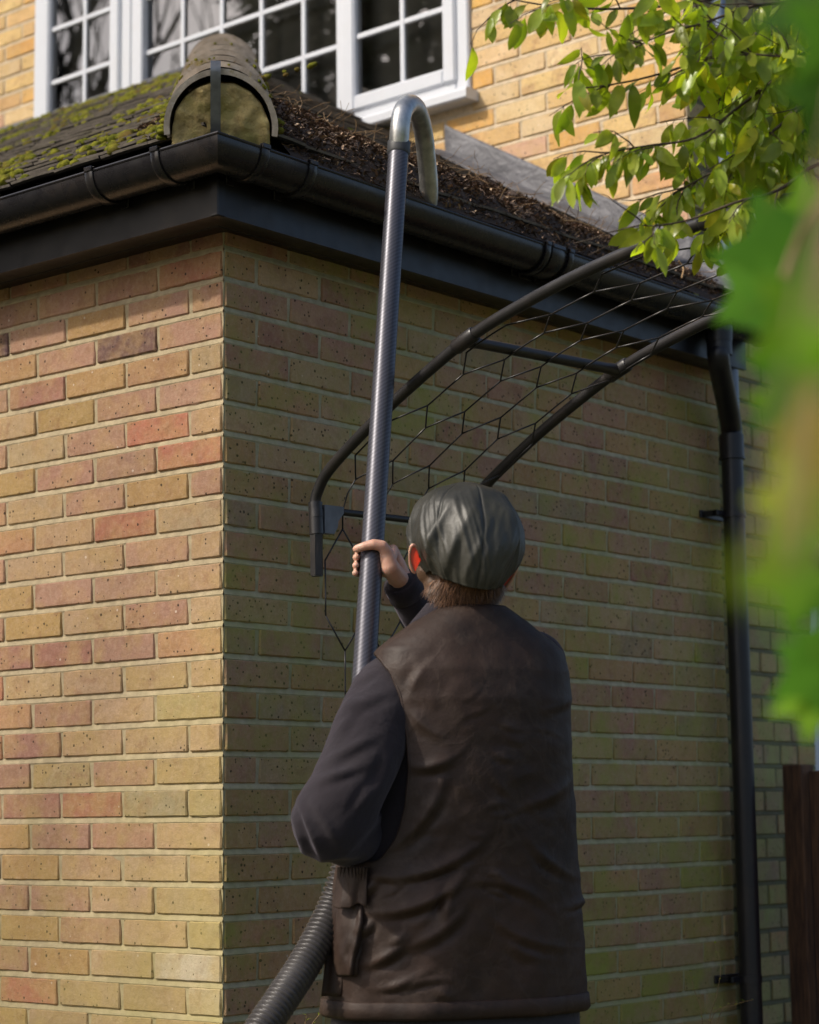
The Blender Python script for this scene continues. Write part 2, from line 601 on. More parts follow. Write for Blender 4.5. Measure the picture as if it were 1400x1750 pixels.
def evald(mb, mods, off=Vector((0, 0, 0))):
    """apply modifiers to a builder's mesh and return verts, faces as a new MB"""
    me = mb.mesh('tmp', [M_DARK], False)
    o = bpy.data.objects.new('tmp', me)
    COL.objects.link(o)
    for ty, kw in mods:
        md = o.modifiers.new(ty, ty)
        for k, v in kw.items():
            setattr(md, k, v)
    dg = bpy.context.evaluated_depsgraph_get()
    dg.update()
    e = o.evaluated_get(dg)
    m2 = e.to_mesh()
    r = MB()
    n = len(m2.vertices)
    co = np.empty(n * 3, 'f')
    m2.vertices.foreach_get('co', co)
    r.v = [tuple(x) for x in co.reshape(-1, 3).tolist()]
    r.f = [tuple(p.vertices) for p in m2.polygons]
    r.mi = [0] * len(r.f)
    r.c = [(1, 1, 1)] * n
    e.to_mesh_clear()
    bpy.data.objects.remove(o)
    bpy.data.meshes.remove(me)
    return r


def remesh(mb, vox, smooth=6):
    return evald(mb, [('REMESH', dict(mode='VOXEL', voxel_size=vox, use_smooth_shade=True)), ('SMOOTH', dict(factor=.5, iterations=smooth))])


def crom(pts, k=6):
    pts = [Vector(p) for p in pts]
    o = []
    for i in range(len(pts) - 1):
        p0, p1, p2, p3 = pts[max(i - 1, 0)], pts[i], pts[i + 1], pts[min(i + 2, len(pts) - 1)]
        for j in range(k):
            t = j / k
            o.append(.5 * ((2 * p1) + (p2 - p0) * t + (2 * p0 - 5 * p1 + 4 * p2 - p3) * t * t + (3 * p1 - p0 - 3 * p2 + p3) * t ** 3))
    o.append(pts[-1])
    return o


def lerp(tab, x):
    xs = [t[0] for t in tab]
    return [float(np.interp(x, xs, [t[i] for t in tab])) for i in range(1, len(tab[0]))]


# ------------------------------------------------------------------ ground
g = MB()
N = 40
vs = [(-60 + 120 * i / N, -60 + 120 * j / N, 0) for i in range(N + 1) for j in range(N + 1)]
g.add(vs, [(i * (N + 1) + j, (i + 1) * (N + 1) + j, (i + 1) * (N + 1) + j + 1, i * (N + 1) + j + 1) for i in range(N) for j in range(N)])
tag(g.build('ground', M_GROUND), kind='structure')

# ------------------------------------------------------------------ the house
Y1 = 2.212
TP = .589                      # roof slope
ZK = 2.300                     # height of the bed joint with index 0
house = tag(empty('house', (-1.2, 1.1, 0)), 'brick house with a single storey hip roofed extension, black gutter and white upstairs window', 'house')

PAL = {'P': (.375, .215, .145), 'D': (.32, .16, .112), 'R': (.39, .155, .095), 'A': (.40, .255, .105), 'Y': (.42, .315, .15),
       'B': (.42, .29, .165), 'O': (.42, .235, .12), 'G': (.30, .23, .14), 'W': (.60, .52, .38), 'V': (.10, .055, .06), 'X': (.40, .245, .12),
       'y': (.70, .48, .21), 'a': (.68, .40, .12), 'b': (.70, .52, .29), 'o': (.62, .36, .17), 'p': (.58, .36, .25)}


def brick_wall(name, P0, U, Nn, umin, umax, zmin, zmax, even_stretch, pal, mats, rng, rows=None, holes=(), nx=9, nz=5, bond='s', mj=.0068, darken=1.0):
    """bricks laid from u=0 at P0 along U; Nn outward normal; each brick a bevelled, uneven face"""
    U, Nn = Vector(U), Vector(Nn)
    mb = MB()

    def brick(u0, u1, z0, z1, col, nx):
        L, H = u1 - u0, z1 - z0
        if L < .012 or H < .012:
            return
        mb.col = col
        e = .0028
        us = [0, e] + [L * k / nx for k in range(1, nx)] + [L - e, L]
        zs = [0, e] + [H * k / nz for k in range(1, nz)] + [H - e, H]
        us = sorted(us)
        zs = sorted(zs)
        nu, nv = len(us), len(zs)
        tilt, tl2, dep = rng.uniform(-.0012, .0012), rng.uniform(-.001, .001), rng.uniform(-.0018, .0012)
        vs = []
        for i, a in enumerate(us):
            for j, b in enumerate(zs):
                p = P0 + U * (u0 + a)
                q = Vector((p.x * 30 + u0 * 7, p.y * 30, (z0 + b) * 30))
                ed = 0
                du = dz = 0
                if i in (0, nu - 1):
                    ed = 1
                    du = noise.noise(q * 1.1) * .0018 + noise.noise(q * 3.3) * .0010
                if j in (0, nv - 1):
                    ed = 1
                    dz = noise.noise(q * 1.1 + Vector((9, 3, 1))) * .0022 + noise.noise(q * 3.6 + Vector((2, 3, 1))) * .0016
                corner = (i in (0, nu - 1)) and (j in (0, nv - 1))
                dn = dep + tilt * (a / L - .5) * 2 + tl2 * (b / H - .5) + noise.noise(q) * .0013 - ((.0032 + .0022 * max(0, noise.noise(q * 2.3 + Vector((5, 5, 5))))) if ed else 0) - (.002 if corner else 0)
                if corner:
                    du += (1 if i == 0 else -1) * .002
                    dz += (1 if j == 0 else -1) * .002
                vs.append(Vector((p.x, p.y, z0 + b)) + U * du + Vector((0, 0, dz)) + Nn * dn)
        fs = [(i * nv + j, (i + 1) * nv + j, (i + 1) * nv + j + 1, i * nv + j + 1) for i in range(nu - 1) for j in range(nv - 1)]
        # skirt
        rim = [i * nv for i in range(nu)] + [(nu - 1) * nv + j for j in range(1, nv)] + [i * nv + nv - 1 for i in range(nu - 2, -1, -1)] + [j for j in range(nv - 2, 0, -1)]
        base = len(vs)
        vs += [vs[k] - Nn * .012 for k in rim]
        m = len(rim)
        fs += [(rim[k], base + k, base + (k + 1) % m, rim[(k + 1) % m]) for k in range(m)]
        mb.add(vs, fs, 0)

    c0 = math.floor((ZK - zmax) / .075)
    c1 = math.ceil((ZK - zmin) / .075)
    for c in range(c0, c1):
        zt = ZK - .075 * c - mj
        zb = ZK - .075 * (c + 1) + mj
        zt, zb = min(zt, zmax), max(zb, zmin)
        if zt - zb < .015:
            continue
        st = (c % 2 == 0) == even_stretch
        seq = []
        if bond == 's':
            u = 0.0
            first = True
            while u < umax:
                L = .225 if (st or not first) else .1125
                seq.append((u, u + L))
                u += L
                first = False
            u = 0
            while u > umin:
                seq.append((u - .225, u))
                u -= .225
        else:                                   # headers and stretchers alternating
            u = -.0375 if st else 0.0
            k = 0 if st else 1
            while u < umax:
                L = .225 if k % 3 == 2 else .1125
                seq.append((u, u + L))
                u += L
                k += 1
        for k, (a, b) in enumerate(seq):
            a += mj * .74 + rng.uniform(-.0012, .0012)
            b -= mj * .74 + rng.uniform(-.0012, .0012)
            a, b = max(a, umin + .0015), min(b, umax - .002)
            if b - a < .015:
                continue
            if rows and c in rows and k < len(rows[c]):
                base = PAL[rows[c][k]]
            else:
                base = PAL[rng.choice(pal)]
            j = rng.uniform(.88, 1.1) * darken
            col = tuple(min(.9, q * j * rng.uniform(.96, 1.04)) for q in base)
            parts = [(a, b)]
            for (h0, h1, g0, g1) in holes:
                if zb < g1 - .01 and zt > g0 + .01:
                    np_ = []
                    for (p, q) in parts:
                        if q <= h0 or p >= h1:
                            np_.append((p, q))
                        else:
                            if p < h0: np_.append((p, h0))
                            if q > h1: np_.append((h1, q))
                    parts = np_
            for (p, q) in parts:
                jz = rng.uniform(-.0010, .0010)
                brick(p, q, zb + jz, zt + jz, col, nx if q - p > .15 else max(3, nx // 2))
    # mortar sheet, cut round the holes
    mb.col = (1, 1, 1)
    zl = [(zmin, -.003), (zmax, -.003)]
    for c in range(c0 - 1, c1 + 2):
        zc = ZK - .075 * c
        zl += [(zc + mj + .0012, -.0062), (zc + mj - .0022, -.0050), (zc, -.0030), (zc - mj + .001, -.0010), (zc - mj - .003, -.0030)]
    for h in holes:
        zl += [(h[2], -.003), (h[3], -.003)]
    zl = sorted(z for z in zl if zmin - 1e-9 <= z[0] <= zmax + 1e-9)
    ul = {umin, umax} | {h[0] for h in holes} | {h[1] for h in holes}
    k = int((umax - umin) / .045)
    ul = sorted(ul | {umin + (umax - umin) * i / k for i in range(k + 1)})
    vs = []
    for u in ul:
        for z, d in zl:
            P = P0 + U * u
            k1 = noise.noise(Vector((P.x * 16, P.y * 16, z * 30))) * .0014
            vs.append(Vector((P.x, P.y, z + noise.noise(Vector((P.x * 9, P.y * 9, round(z / .075) * 3))) * .0012)) + Nn * (d + k1))
    nz_ = len(zl)
    fs = []
    for i in range(len(ul) - 1):
        for j in range(nz_ - 1):
            uc, zc = (ul[i] + ul[i + 1]) / 2, (zl[j][0] + zl[j + 1][0]) / 2
            if any(h[0] < uc < h[1] and h[2] < zc < h[3] for h in holes):
                continue
            fs.append((i * nz_ + j, (i + 1) * nz_ + j, (i + 1) * nz_ + j + 1, i * nz_ + j + 1))
    mb.add(vs, fs, 1)
    o = mb.build(name, mats, house, False, True)
    # outward normals
    bm = bmesh.new()
    bm.from_mesh(o.data)
    for f in bm.faces:
        if f.material_index == 1 and f.normal.dot(Nn) < 0:
            f.normal_flip()
    bm.to_mesh(o.data)
    bm.free()
    return o


rowsL = {-4: 'PPPP', -3: 'DDPD', -2: 'RDPP', -1: 'PPAPV', 0: 'PVPO', 1: 'BXADP', 2: 'PPAB', 3: 'BRPBP', 4: 'RPPA', 5: 'PAPBP', 6: 'BRBO', 7: 'BPBBP', 8: 'BPPA',
         9: 'BPBAD', 10: 'OPDD', 11: 'BYBBR', 12: 'YBPO', 13: 'BBBDR', 14: 'YPYP', 15: 'YGRDP', 16: 'BPPA', 17: 'BBBAV', 18: 'BBPP', 19: 'YBPAR', 20: 'WBAP', 21: 'WBBRP', 22: 'BBBA'}
r1 = random.Random(4)
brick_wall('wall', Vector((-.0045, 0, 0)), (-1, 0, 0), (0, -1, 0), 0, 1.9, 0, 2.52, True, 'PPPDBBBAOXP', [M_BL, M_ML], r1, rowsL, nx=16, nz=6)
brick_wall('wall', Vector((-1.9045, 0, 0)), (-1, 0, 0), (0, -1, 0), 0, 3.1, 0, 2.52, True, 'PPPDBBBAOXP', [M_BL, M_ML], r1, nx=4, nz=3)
brick_wall('wall', Vector((0, .0025, 0)), (0, 1, 0), (1, 0, 0), 0, 2.205, 0, 2.52, False, 'PPDBBXXGPX', [M_BR, M_MR], random.Random(9), {0: 'XDPXPPXP'}, nx=14, nz=6, darken=1.12)
WX0, WX1, WZ0, WZ1 = -3.356, -.972, 3.615, 5.30
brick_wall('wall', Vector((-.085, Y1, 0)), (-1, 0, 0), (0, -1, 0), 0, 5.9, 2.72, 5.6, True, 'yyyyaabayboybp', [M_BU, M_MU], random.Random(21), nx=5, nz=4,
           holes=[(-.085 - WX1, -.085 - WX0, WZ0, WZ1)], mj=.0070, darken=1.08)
SW = (.68, 1.85, 1.23, 2.35)
brick_wall('wall', Vector((-.082, Y1 + .004, 0)), (0, 1, 0), (1, 0, 0), 0, 5.0, 0, 5.6, True, 'GYBGBYXG', [M_BS, M_MS], random.Random(33), nx=4, nz=3, bond='f', holes=[SW], mj=.0062, darken=1.25)

# soffit and fascia ------------------------------------------------
FX, FY = .12, .14              # fascia outer faces: x = FX and y = -FY
SZ = 2.487


def mitre(prof, xl, yr, closed=True):
    """sweep (outset, z) profile: front run, hip corner, side run"""
    a = [(xl, -FY - o, z) for o, z in prof]
    b = [(FX + o, -FY - o, z) for o, z in prof]
    c = [(FX + o, yr, z) for o, z in prof]
    # extra sections to let noise work
    s = []
    for k in range(24):
        t = k / 24
        s.append([tuple(p[i] * (1 - t) + q[i] * t for i in range(3)) for p, q in zip(a, b)])
    for k in range(17):
        t = k / 16
        s.append([tuple(p[i] * (1 - t) + q[i] * t for i in range(3)) for p, q in zip(b, c)])
    return s


mb = MB()
mb.loft(mitre([(0, SZ - .012), (0, 2.64), (-.018, 2.64), (-.018, SZ - .012 + .003), (-.014, SZ - .012)], -5, 2.19))
fas = mb.build('fascia', M_FAS, house, False)
mb = MB()
mb.box(FX - .02, FX + .006, -FY - .006, -FY + .02, SZ - .016, 2.56, bev=.003)          # corner trim
mb.build('corner_trim', M_FAS, fas)
mb = MB()
mb.loft(mitre([(-.0185, SZ), (-.0185, SZ + .01), (-.16, SZ + .01), (-.16, SZ), (-.10, SZ), (-.0965, SZ + .004), (-.093, SZ)], -5, 2.20))
mb.build('soffit', M_FAS, house, False)


def gz(p):
    """the gutter falls gently to the outlet"""
    return -.012 * max(0, p[1] + .2) / 2.3


GC, GR, GZ = .0595, .0570, 2.612


def gprof(R, t, a0=-4, a1=184, n=18, lip=True):
    out = []
    for k in range(n + 1):
        a = rad(180 + a0 + (a1 - a0) * k / n)
        out.append((GC - R * math.cos(a) * -1, GZ + R * math.sin(a) * 1.02))
    inn = []
    for k in range(n, -1, -1):
        a = rad(180 + a0 + (a1 - a0) * k / n)
        inn.append((GC - (R - t) * math.cos(a) * -1, GZ + (R - t) * math.sin(a) * 1.02))
    return out + inn


def fall(secs):
    return [[(x, y, z + gz((x, y))) for (x, y, z) in s] for s in secs]


gut = MB()
gut.loft(fall(mitre(gprof(GR, .0032), -5, 2.19)))
# bead along the outer lip
gut.loft(fall(mitre([(GC + GR + .004 * math.cos(a) - .001, GZ + .004 + .004 * math.sin(a)) for a in [k * math.pi / 4 for k in range(8)]], -5, 2.19)))
gut.loft(fall([[(x, 2.188 + d, z) for (x, z) in [(FX + o, zz) for o, zz in gprof(GR + .002, .05)[:19]]] for d in (0, .006)]))
gutter = gut.build('gutter', M_GUT, house, True, sharp=35)


def bracket(kind, pos, wd=.026, R=.0625):
    b = MB()
    pr = gprof(R, .006, -14, 190)
    secs = []
    for d in (-wd / 2, -wd / 2 + .003, wd / 2 - .003, wd / 2):
        rr = .0015 if abs(d) > wd / 2 - .002 else 0
        p2 = gprof(R - rr, .006 - rr, -14, 190)
        if kind == 'f':
            secs.append([(pos + d, -FY - o, z) for o, z in p2])
        else:
            secs.append([(FX + o, pos + d, z + gz((0, pos))) for o, z in p2])
    b.loft(secs)
    # clip over the front lip
    o = GC + R
    z = GZ + .006
    if kind == 'f':
        b.box(pos - wd / 2, pos + wd / 2, -FY - o - .003, -FY - o + .010, z - .004, z + .008, bev=.0015)
    else:
        z += gz((0, pos))
        b.box(FX + o - .010, FX + o + .003, pos - wd / 2, pos + wd / 2, z - .004, z + .008, bev=.0015)
    # arm to the fascia
    if kind == 'f':
        b.box(pos - wd / 2, pos + wd / 2, -FY - .006, -FY - .0015, GZ - .062, GZ + .012, bev=.001)
    else:
        b.box(FX + .0015, FX + .006, pos - wd / 2, pos + wd / 2, z - .066, z + .008, bev=.001)
    b.build('gutter_bracket', M_GUT, gutter, True, sharp=40)


for x in (-.19, .035, -1.1, -2.0, -2.9):
    bracket('f', x)
for y in (-.105, .055):
    bracket('s', y)
bracket('s', 1.03, .055)
bracket('s', .98, .02, .066)
bracket('s', 1.085, .02, .066)

# downpipe ---------------------------------------------------------
dp = MB()
PX, PY = .075, 2.16
ot = Vector((FX + GC, 1.935, GZ - .045))
pts = crom([ot, ot + Vector((0, 0, -.07)), ot + Vector((-.006, .006, -.12)), (PX + .006, PY - .012, 2.31), (PX, PY, 2.235), (PX, PY, 2.10)], 5)
dp.tube(pts, .034, 20)
dp.tube([(PX, PY, 2.14), (PX + .002, PY, 1.0), (PX, PY + .004, .02)], .0335, 20)
dp.tube([ot + Vector((0, 0, .03)), ot + Vector((0, 0, -.055))], [.045, .040], 20)
dp.tube([ot + Vector((0, 0, -.052)), ot + Vector((0, 0, -.095))], .0385, 20)
dp.tube([(PX, PY, 2.27), (PX, PY, 2.195)], .0385, 20)
dp.tube([(PX, PY, 2.20), (PX, PY, 2.192)], .041, 20)
dpo = dp.build('downpipe', M_PIPE, house, True, sharp=40)
for z in (2.02, .605):
    b = MB()
    b.tube([(PX, PY, z - .011), (PX, PY, z + .011)], .0375, 20)
    b.box(.002, PX - .02, PY - .075, PY - .058, z - .009, z + .009, bev=.002)
    b.box(.0015, .008, PY - .085, PY + .055, z - .012, z + .012, bev=.002)
    b.box(PX - .032, PX - .014, PY - .075, PY - .02, z - .009, z + .009, bev=.002)
    b.build('pipe_clip', M_PIPE, dpo, True, sharp=35)
wp = MB()
wp.tube([(-.03, 2.345, .1), (-.03, 2.345, 5.5)], .024, 16)
for z in (2.25, 3.6, 4.6):
    wp.tube([(-.03, 2.345, z), (-.03, 2.345, z + .05)], .029, 16)
wp.build('waste_pipe', M_BLUEP, house, True, sharp=40)

# roof -------------------------------------------------------------
rr = random.Random(12)


def zr(d):
    return 2.765 + TP * d


roof = empty('roof', (0, 0, 0))
roof.parent = house
roof.location = -Vector(house.location)
slope = Vector((0, 1, TP)).normalized()
nup = Vector((0, -TP, 1)).normalized()
ft, stt = MB(), MB()


def tile(mbx, x0, x1, y0, swap, jit):
    """one plain tile with its tail at distance y0"""
    L, th = .150, .0125
    vs = []
    nxs = 3
    a = jit.uniform(-.0025, .0025)
    a2 = jit.uniform(-.002, .002)
    dy = jit.uniform(-.004, .004)
    for k in range(nxs + 1):
        t = k / nxs
        x = x0 + (x1 - x0) * t
        cam_ = .0015 * math.sin(math.pi * t)
        ex = .0008 * noise.noise(Vector((x * 60, y0 * 9, 0)))
        for (s_, lift, h) in ((0, .0255, 0), (.0, .0255, -.0062), (.004, .0255, -th), (.088, .0115, 0), (L, .004, 0), (L, .004, -th)):
            P = Vector((x, y0 + dy, zr(y0))) + slope * s_
            vs.append(P + nup * (lift + cam_ + h + ex + a * (1 - s_ / L) + a2 * (t - .5)))
    fs, ed = [], []
    for k in range(nxs):
        i = k * 6
        fs += [(i, i + 6, i + 9, i + 3), (i, i + 1, i + 7, i + 6)]
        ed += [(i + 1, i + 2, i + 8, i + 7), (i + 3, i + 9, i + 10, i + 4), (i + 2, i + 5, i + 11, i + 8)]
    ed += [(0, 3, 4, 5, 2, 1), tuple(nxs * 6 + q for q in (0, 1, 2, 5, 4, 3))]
    if swap:
        vs = [Vector((-v.y, -v.x, v.z)) for v in vs]
        fs = [f[::-1] for f in fs]
        ed = [f[::-1] for f in ed]
    b_ = mbx.add(vs, fs)
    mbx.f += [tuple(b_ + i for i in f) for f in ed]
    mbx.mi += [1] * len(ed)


gauge = .1
cy = gauge * slope.y
nc = int((Y1 + .19) / cy) + 1
for k in range(nc):
    y0 = -.195 + k * cy
    if y0 > Y1 - .02:
        break
    off = (k % 2) * .0825
    x = -5.0 + off
    while x < -y0 - .07:
        tile(ft, x + .001, min(x + .164, -y0 - .05), y0, False, rr)
        x += .165
    x = -Y1 + off * .8
    while x < -y0 - .07:
        tile(stt, x + .001, min(x + .164, -y0 - .05), y0, True, rr)
        x += .165
for mbx, sw in ((ft, False), (stt, True)):
    xa = -5.0 if not sw else -Y1
    vs = [Vector((xa, -.17, zr(-.17) - .012)), Vector((.165, -.165, zr(-.165) - .012)), Vector((-Y1, Y1, zr(Y1) - .012)), Vector((xa, Y1, zr(Y1) - .012))]
    if sw:
        vs = [Vector((-v.y, -v.x, v.z)) for v in vs]
        mbx.add(vs[:3], [(0, 2, 1)])
    else:
        mbx.add(vs, [(0, 1, 2, 3)])
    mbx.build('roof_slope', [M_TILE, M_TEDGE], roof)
# hip tiles
hd = Vector((-1, 1, TP)).normalized()
hs = Vector((1, 1, 0)).normalized()       # sideways
hu = hs.cross(hd)
if hu.z < 0: hu = -hu
h0 = Vector((.168, -.178, zr(-.178) - .010))
for k in range(8):
    b = MB()
    secs = []
    st_ = h0 + hd * (.40 * k) + hu * (.006)
    for t in (0, .012, .2, .45):
        R = .130 - .010 * (t / .45)
        sec = []
        for j in range(25):
            a = rad(-8 + 196 * j / 24)
            q = R * (1 + .012 * noise.noise(Vector((j * .3, t * 9, k * 3.1))))
            sec.append(st_ + hd * t + hs * math.cos(a) * q + hu * (math.sin(a) * q * 1.02 - .005 + .010 * (1 - t / .45)))
        for j in range(24, -1, -1):
            a = rad(-8 + 196 * j / 24)
            sec.append(st_ + hd * t + hs * math.cos(a) * (R - .013) + hu * (math.sin(a) * (R - .013) * 1.02 - .005 + .010 * (1 - t / .45)))
        secs.append(sec)
    b.loft(secs)
    b.build('hip_tile', M_HIP, roof, True, sharp=40)
# mortar bedding in the open end
b = MB()
secs = []
for t, q in ((.004, .95), (.010, 1), (.12, 1)):
    sec = []
    for j in range(33):
        a = rad(180 * j / 32)
        R = .112 * q * (1 + .05 * noise.noise(Vector((j * .35, 3, t))))
        sec.append(h0 + hd * (t + .012 * noise.noise(Vector((j * .5, t * 9, 0)))) + hs * math.cos(a) * R + hu * (math.sin(a) * R))
    for j in range(9):
        sec.append(h0 + hd * t + hs * (-.112 + .224 * j / 8) + hu * (-.075))
    secs.append(sec)
b.loft(secs)
bb = remesh(b, .006, 1)
for i, v in enumerate(bb.v):
    p = Vector(v)
    bb.v[i] = tuple(p - hd * (.011 * noise.fractal(p * 22, 1, 2, 3)))
bb.build('mortar_bedding', M_BED, roof, True)
# hip iron: a strap rising in front of the bedding and hooking back
b = MB()
pp = [h0 - hd * .002 + hu * -.07, h0 - hd * .008 + hu * -.045, h0 - hd * .012 + hu * .05, h0 - hd * .012 + hu * .125, h0 - hd * .004 + hu * .150, h0 + hd * .018 + hu * .158, h0 + hd * .040 + hu * .150]
pp = crom(pp, 4)
secs = []
for i, p in enumerate(pp):
    t = (pp[min(i + 1, len(pp) - 1)] - pp[max(i - 1, 0)]).normalized()
    nn = t.cross(hs).normalized()
    c_ = p - hs * .012
    secs.append([c_ - hs * .0115 + nn * .002, c_ + hs * .0115 + nn * .002, c_ + hs * .0115 - nn * .002, c_ - hs * .0115 - nn * .002])
b.loft(secs)
b.build('hip_iron', M_IRON, roof, True, sharp=40)
# lead flashing
b = MB()
xa, k = -1.07, 0
while xa < .16:
    xb = min(xa + .50, .17)
    ny = 9
    rows_ = []
    for j in range(14):
        rr_ = []
        for i in range(15):
            x = xa - .02 + (xb - xa + .03) * i / 14
            zb = 2.765 - TP * x
            wob = .004 * noise.noise(Vector((x * 9, j * .5, 1)))
            if j < 6:
                t = j / 5
                P = Vector((x, Y1 - .009 - (k % 2) * .005 - abs(wob), zb + .145 - .098 * t))
            else:
                t = (j - 6) / 7
                y = Y1 - .02 - .125 * t
                P = Vector((x, y - .006 * (k % 2), zb + (k % 2) * .005 + .046 - .020 * t + .7 * wob))
            rr_.append(P)
        rows_.append(rr_)
    vs = [p for r in rows_ for p in r]
    base = b.add(vs, [(j * 15 + i, j * 15 + i + 1, (j + 1) * 15 + i + 1, (j + 1) * 15 + i) for j in range(13) for i in range(14)])
    xa = xb
    k += 1
# low flashing further up the slope and along the front slope
vs = []
for x in (-5, -2.15):
    vs += [(x, Y1 - .006, 4.10), (x, Y1 - .012, 4.072), (x, Y1 - .03, 4.06)]
b.add(vs, [(0, 3, 4, 1), (1, 4, 5, 2)])
fl = b.build('lead_flashing', M_LEAD, house, True, sharp=50)
md = fl.modifiers.new('s', 'SOLIDIFY')
md.thickness = .003

# main roof overhead (out of the picture, closes the house)
b = MB()
b.box(-6.1, .3, Y1 - .22, 7.6, 5.6, 5.62)
b.build('soffit', M_FAS, house)
b = MB()
b.loft([[(-6.1, Y1 - .25, 5.62), (-6.1, 7.6, 5.62), (-6.1, 4.9, 7.4)], [(.3, Y1 - .25, 5.62), (.3, 7.6, 5.62), (.3, 4.9, 7.4)]])
b.build('roof', M_TILE, house)
b = MB()
b.box(-6.0, -5.98, Y1 + .01, 7.2, 0, 5.6)
b.box(-6.0, -.09, 7.2, 7.22, 0, 5.6)
b.box(-5.02, -5.0, .01, Y1, 0, 2.5)
b.build('wall', M_MU, house)


# windows ----------------------------------------------------------
def frame_box(mb_, x0, x1, z0, z1, yf, d=.05, bev=.006):
    mb_.box(x0, x1, yf, yf + d, z0, z1, bev=bev)


win = empty('window', (-2.1, Y1, 3.6))
win.parent = house
win.location = Vector((-2.1, Y1, 3.6)) - Vector(house.location)
yf = Y1 - .018
f = MB()
frame_box(f, WX0, WX0 + .062, WZ0, WZ1, yf, .07)
frame_box(f, WX1 - .058, WX1, WZ0 + .03, WZ1, yf, .07)
f.box(WX0 + .062, WX1 - .058, yf, yf + .07, WZ1 - .062, WZ1, bev=.005)
f.box(WX0 + .062, WX1 - .058, yf, yf + .07, WZ0 + .03, WZ0 + .085, bev=.005)
for (a, b_) in ((-2.805, -2.745), (-1.606, -1.560)):
    f.box(a, b_, yf + .002, yf + .068, WZ0 + .085, WZ1 - .062, bev=.004)
f.build('frame', M_WP, win, False)
sl_ = MB()
sl_.loft([[(x, yf - .055, WZ0 + .020), (x, yf - .050, WZ0 + .030), (x, yf + .07, WZ0 + .0295), (x, yf + .07, WZ0 - .004), (x, yf - .048, WZ0 - .012), (x, yf - .055, WZ0 - .006)] for x in (WX0 - .03, WX1 + .03)])
sl_.build('sill', M_WP, win)


def sash(x0, x1, z0, z1, ys, fr_, bars_x, bars_z, split=True):
    s_ = MB()
    w_ = fr_
    if w_:
        s_.box(x0, x0 + w_, ys, ys + .055, z0, z1, bev=.009)
        s_.box(x1 - w_, x1, ys, ys + .055, z0, z1, bev=.009)
        s_.box(x0 + w_ - .006, x1 - w_ + .006, ys + .001, ys + .054, z0, z0 + w_, bev=.009)
        s_.box(x0 + w_ - .006, x1 - w_ + .006, ys + .001, ys + .054, z1 - w_, z1, bev=.009)
        so_ = s_.build('casement', M_WP, win)
    else:
        so_ = win
    gx0, gx1, gz0, gz1 = x0 + w_, x1 - w_, z0 + w_, z1 - w_
    p = MB()
    p.add([(gx0, ys + .028, gz0), (gx1, ys + .028, gz0), (gx1, ys + .028, gz1), (gx0, ys + .028, gz1)], [(0, 1, 2, 3)])
    p.build('pane', M_GLASS, so_)
    bb_ = MB()
    for x in bars_x:
        bb_.box(x - .011, x + .011, ys + .016, ys + .0262, gz0, gz1, bev=.003)
    for z in bars_z:
        if gz0 < z < gz1:
            bb_.box(gx0, gx1, ys + .0175, ys + .0268, z - .011, z + .011, bev=.003)
    bb_.build('glazing_bars', M_WP, so_)


zb_ = [3.985 + .237 * k for k in range(6)]
sash(WX0 + .05, -2.80, WZ0 + .078, WZ1 - .055, yf - .014, .062, [-3.030], zb_)
sash(-2.747, -1.604, WZ0 + .080, WZ1 - .057, yf + .012, .0, [-2.464, -2.241, -2.022, -1.798], zb_)
b = MB()
b.box(-2.747, -2.680, yf + .006, yf + .05, WZ0 + .08, WZ1 - .06, bev=.006)
b.box(-2.69, -1.60, yf + .007, yf + .05, WZ0 + .08, WZ0 + .12, bev=.006)
b.box(-2.69, -1.60, yf + .007, yf + .05, WZ1 - .10, WZ1 - .06, bev=.006)
b.build('bead', M_WP, win)
sash(-1.566, WX1 + -.050, WZ0 + .078, WZ1 - .055, yf - .014, .062, [-1.281], zb_)
b = MB()
b.box(-3.3, -1.0, Y1 + .10, Y1 + .103, 3.6, 5.3)
b.build('blind', simple('grey blind', (.42, .40, .36), .9, .2, 6), win)
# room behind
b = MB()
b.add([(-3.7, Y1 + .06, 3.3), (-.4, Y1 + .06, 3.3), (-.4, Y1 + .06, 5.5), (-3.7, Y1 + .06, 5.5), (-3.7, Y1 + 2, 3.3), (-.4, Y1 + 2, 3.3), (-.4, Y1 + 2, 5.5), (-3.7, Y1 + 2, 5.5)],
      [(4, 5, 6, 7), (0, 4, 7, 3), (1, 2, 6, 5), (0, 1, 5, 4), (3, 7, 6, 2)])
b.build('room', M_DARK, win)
b = MB()
b.box(-1.30, -1.27, Y1 + .25, Y1 + .27, 4.08, 4.25, bev=.004)
b.build('window_handle', simple('pale fittings', (.45, .38, .33), .6), win)

# side window (lower, at the right edge)
w2 = empty('window', (0, 0, 0))
w2.parent = house
w2.location = Vector((-.08, 2.9, 1.23)) - Vector(house.location)
ya, yb = Y1 + .004 + SW[0], Y1 + .004 + SW[1]
b = MB()
x_ = -.095
for (p, q, r, s_) in ((ya, ya + .07, SW[2], SW[3]), (yb - .07, yb, SW[2], SW[3]), (ya, yb, SW[2], SW[2] + .07), (ya, yb, SW[3] - .07, SW[3])):
    b.box(x_ - .05, x_ + (.001 if q - p > .5 else 0), p, q, r, s_, bev=.005)
b.build('frame', M_WP, w2)
b = MB()
b.add([(x_ - .02, ya, SW[2]), (x_ - .02, yb, SW[2]), (x_ - .02, yb, SW[3]), (x_ - .02, ya, SW[3])], [(0, 1, 2, 3)])
b.build('pane', M_GLASS, w2)
b = MB()
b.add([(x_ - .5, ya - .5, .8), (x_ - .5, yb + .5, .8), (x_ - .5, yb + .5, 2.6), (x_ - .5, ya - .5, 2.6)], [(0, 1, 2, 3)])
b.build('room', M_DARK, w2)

# ------------------------------------------------------------------ moss and litter
rm = random.Random(77)
mo = MB()


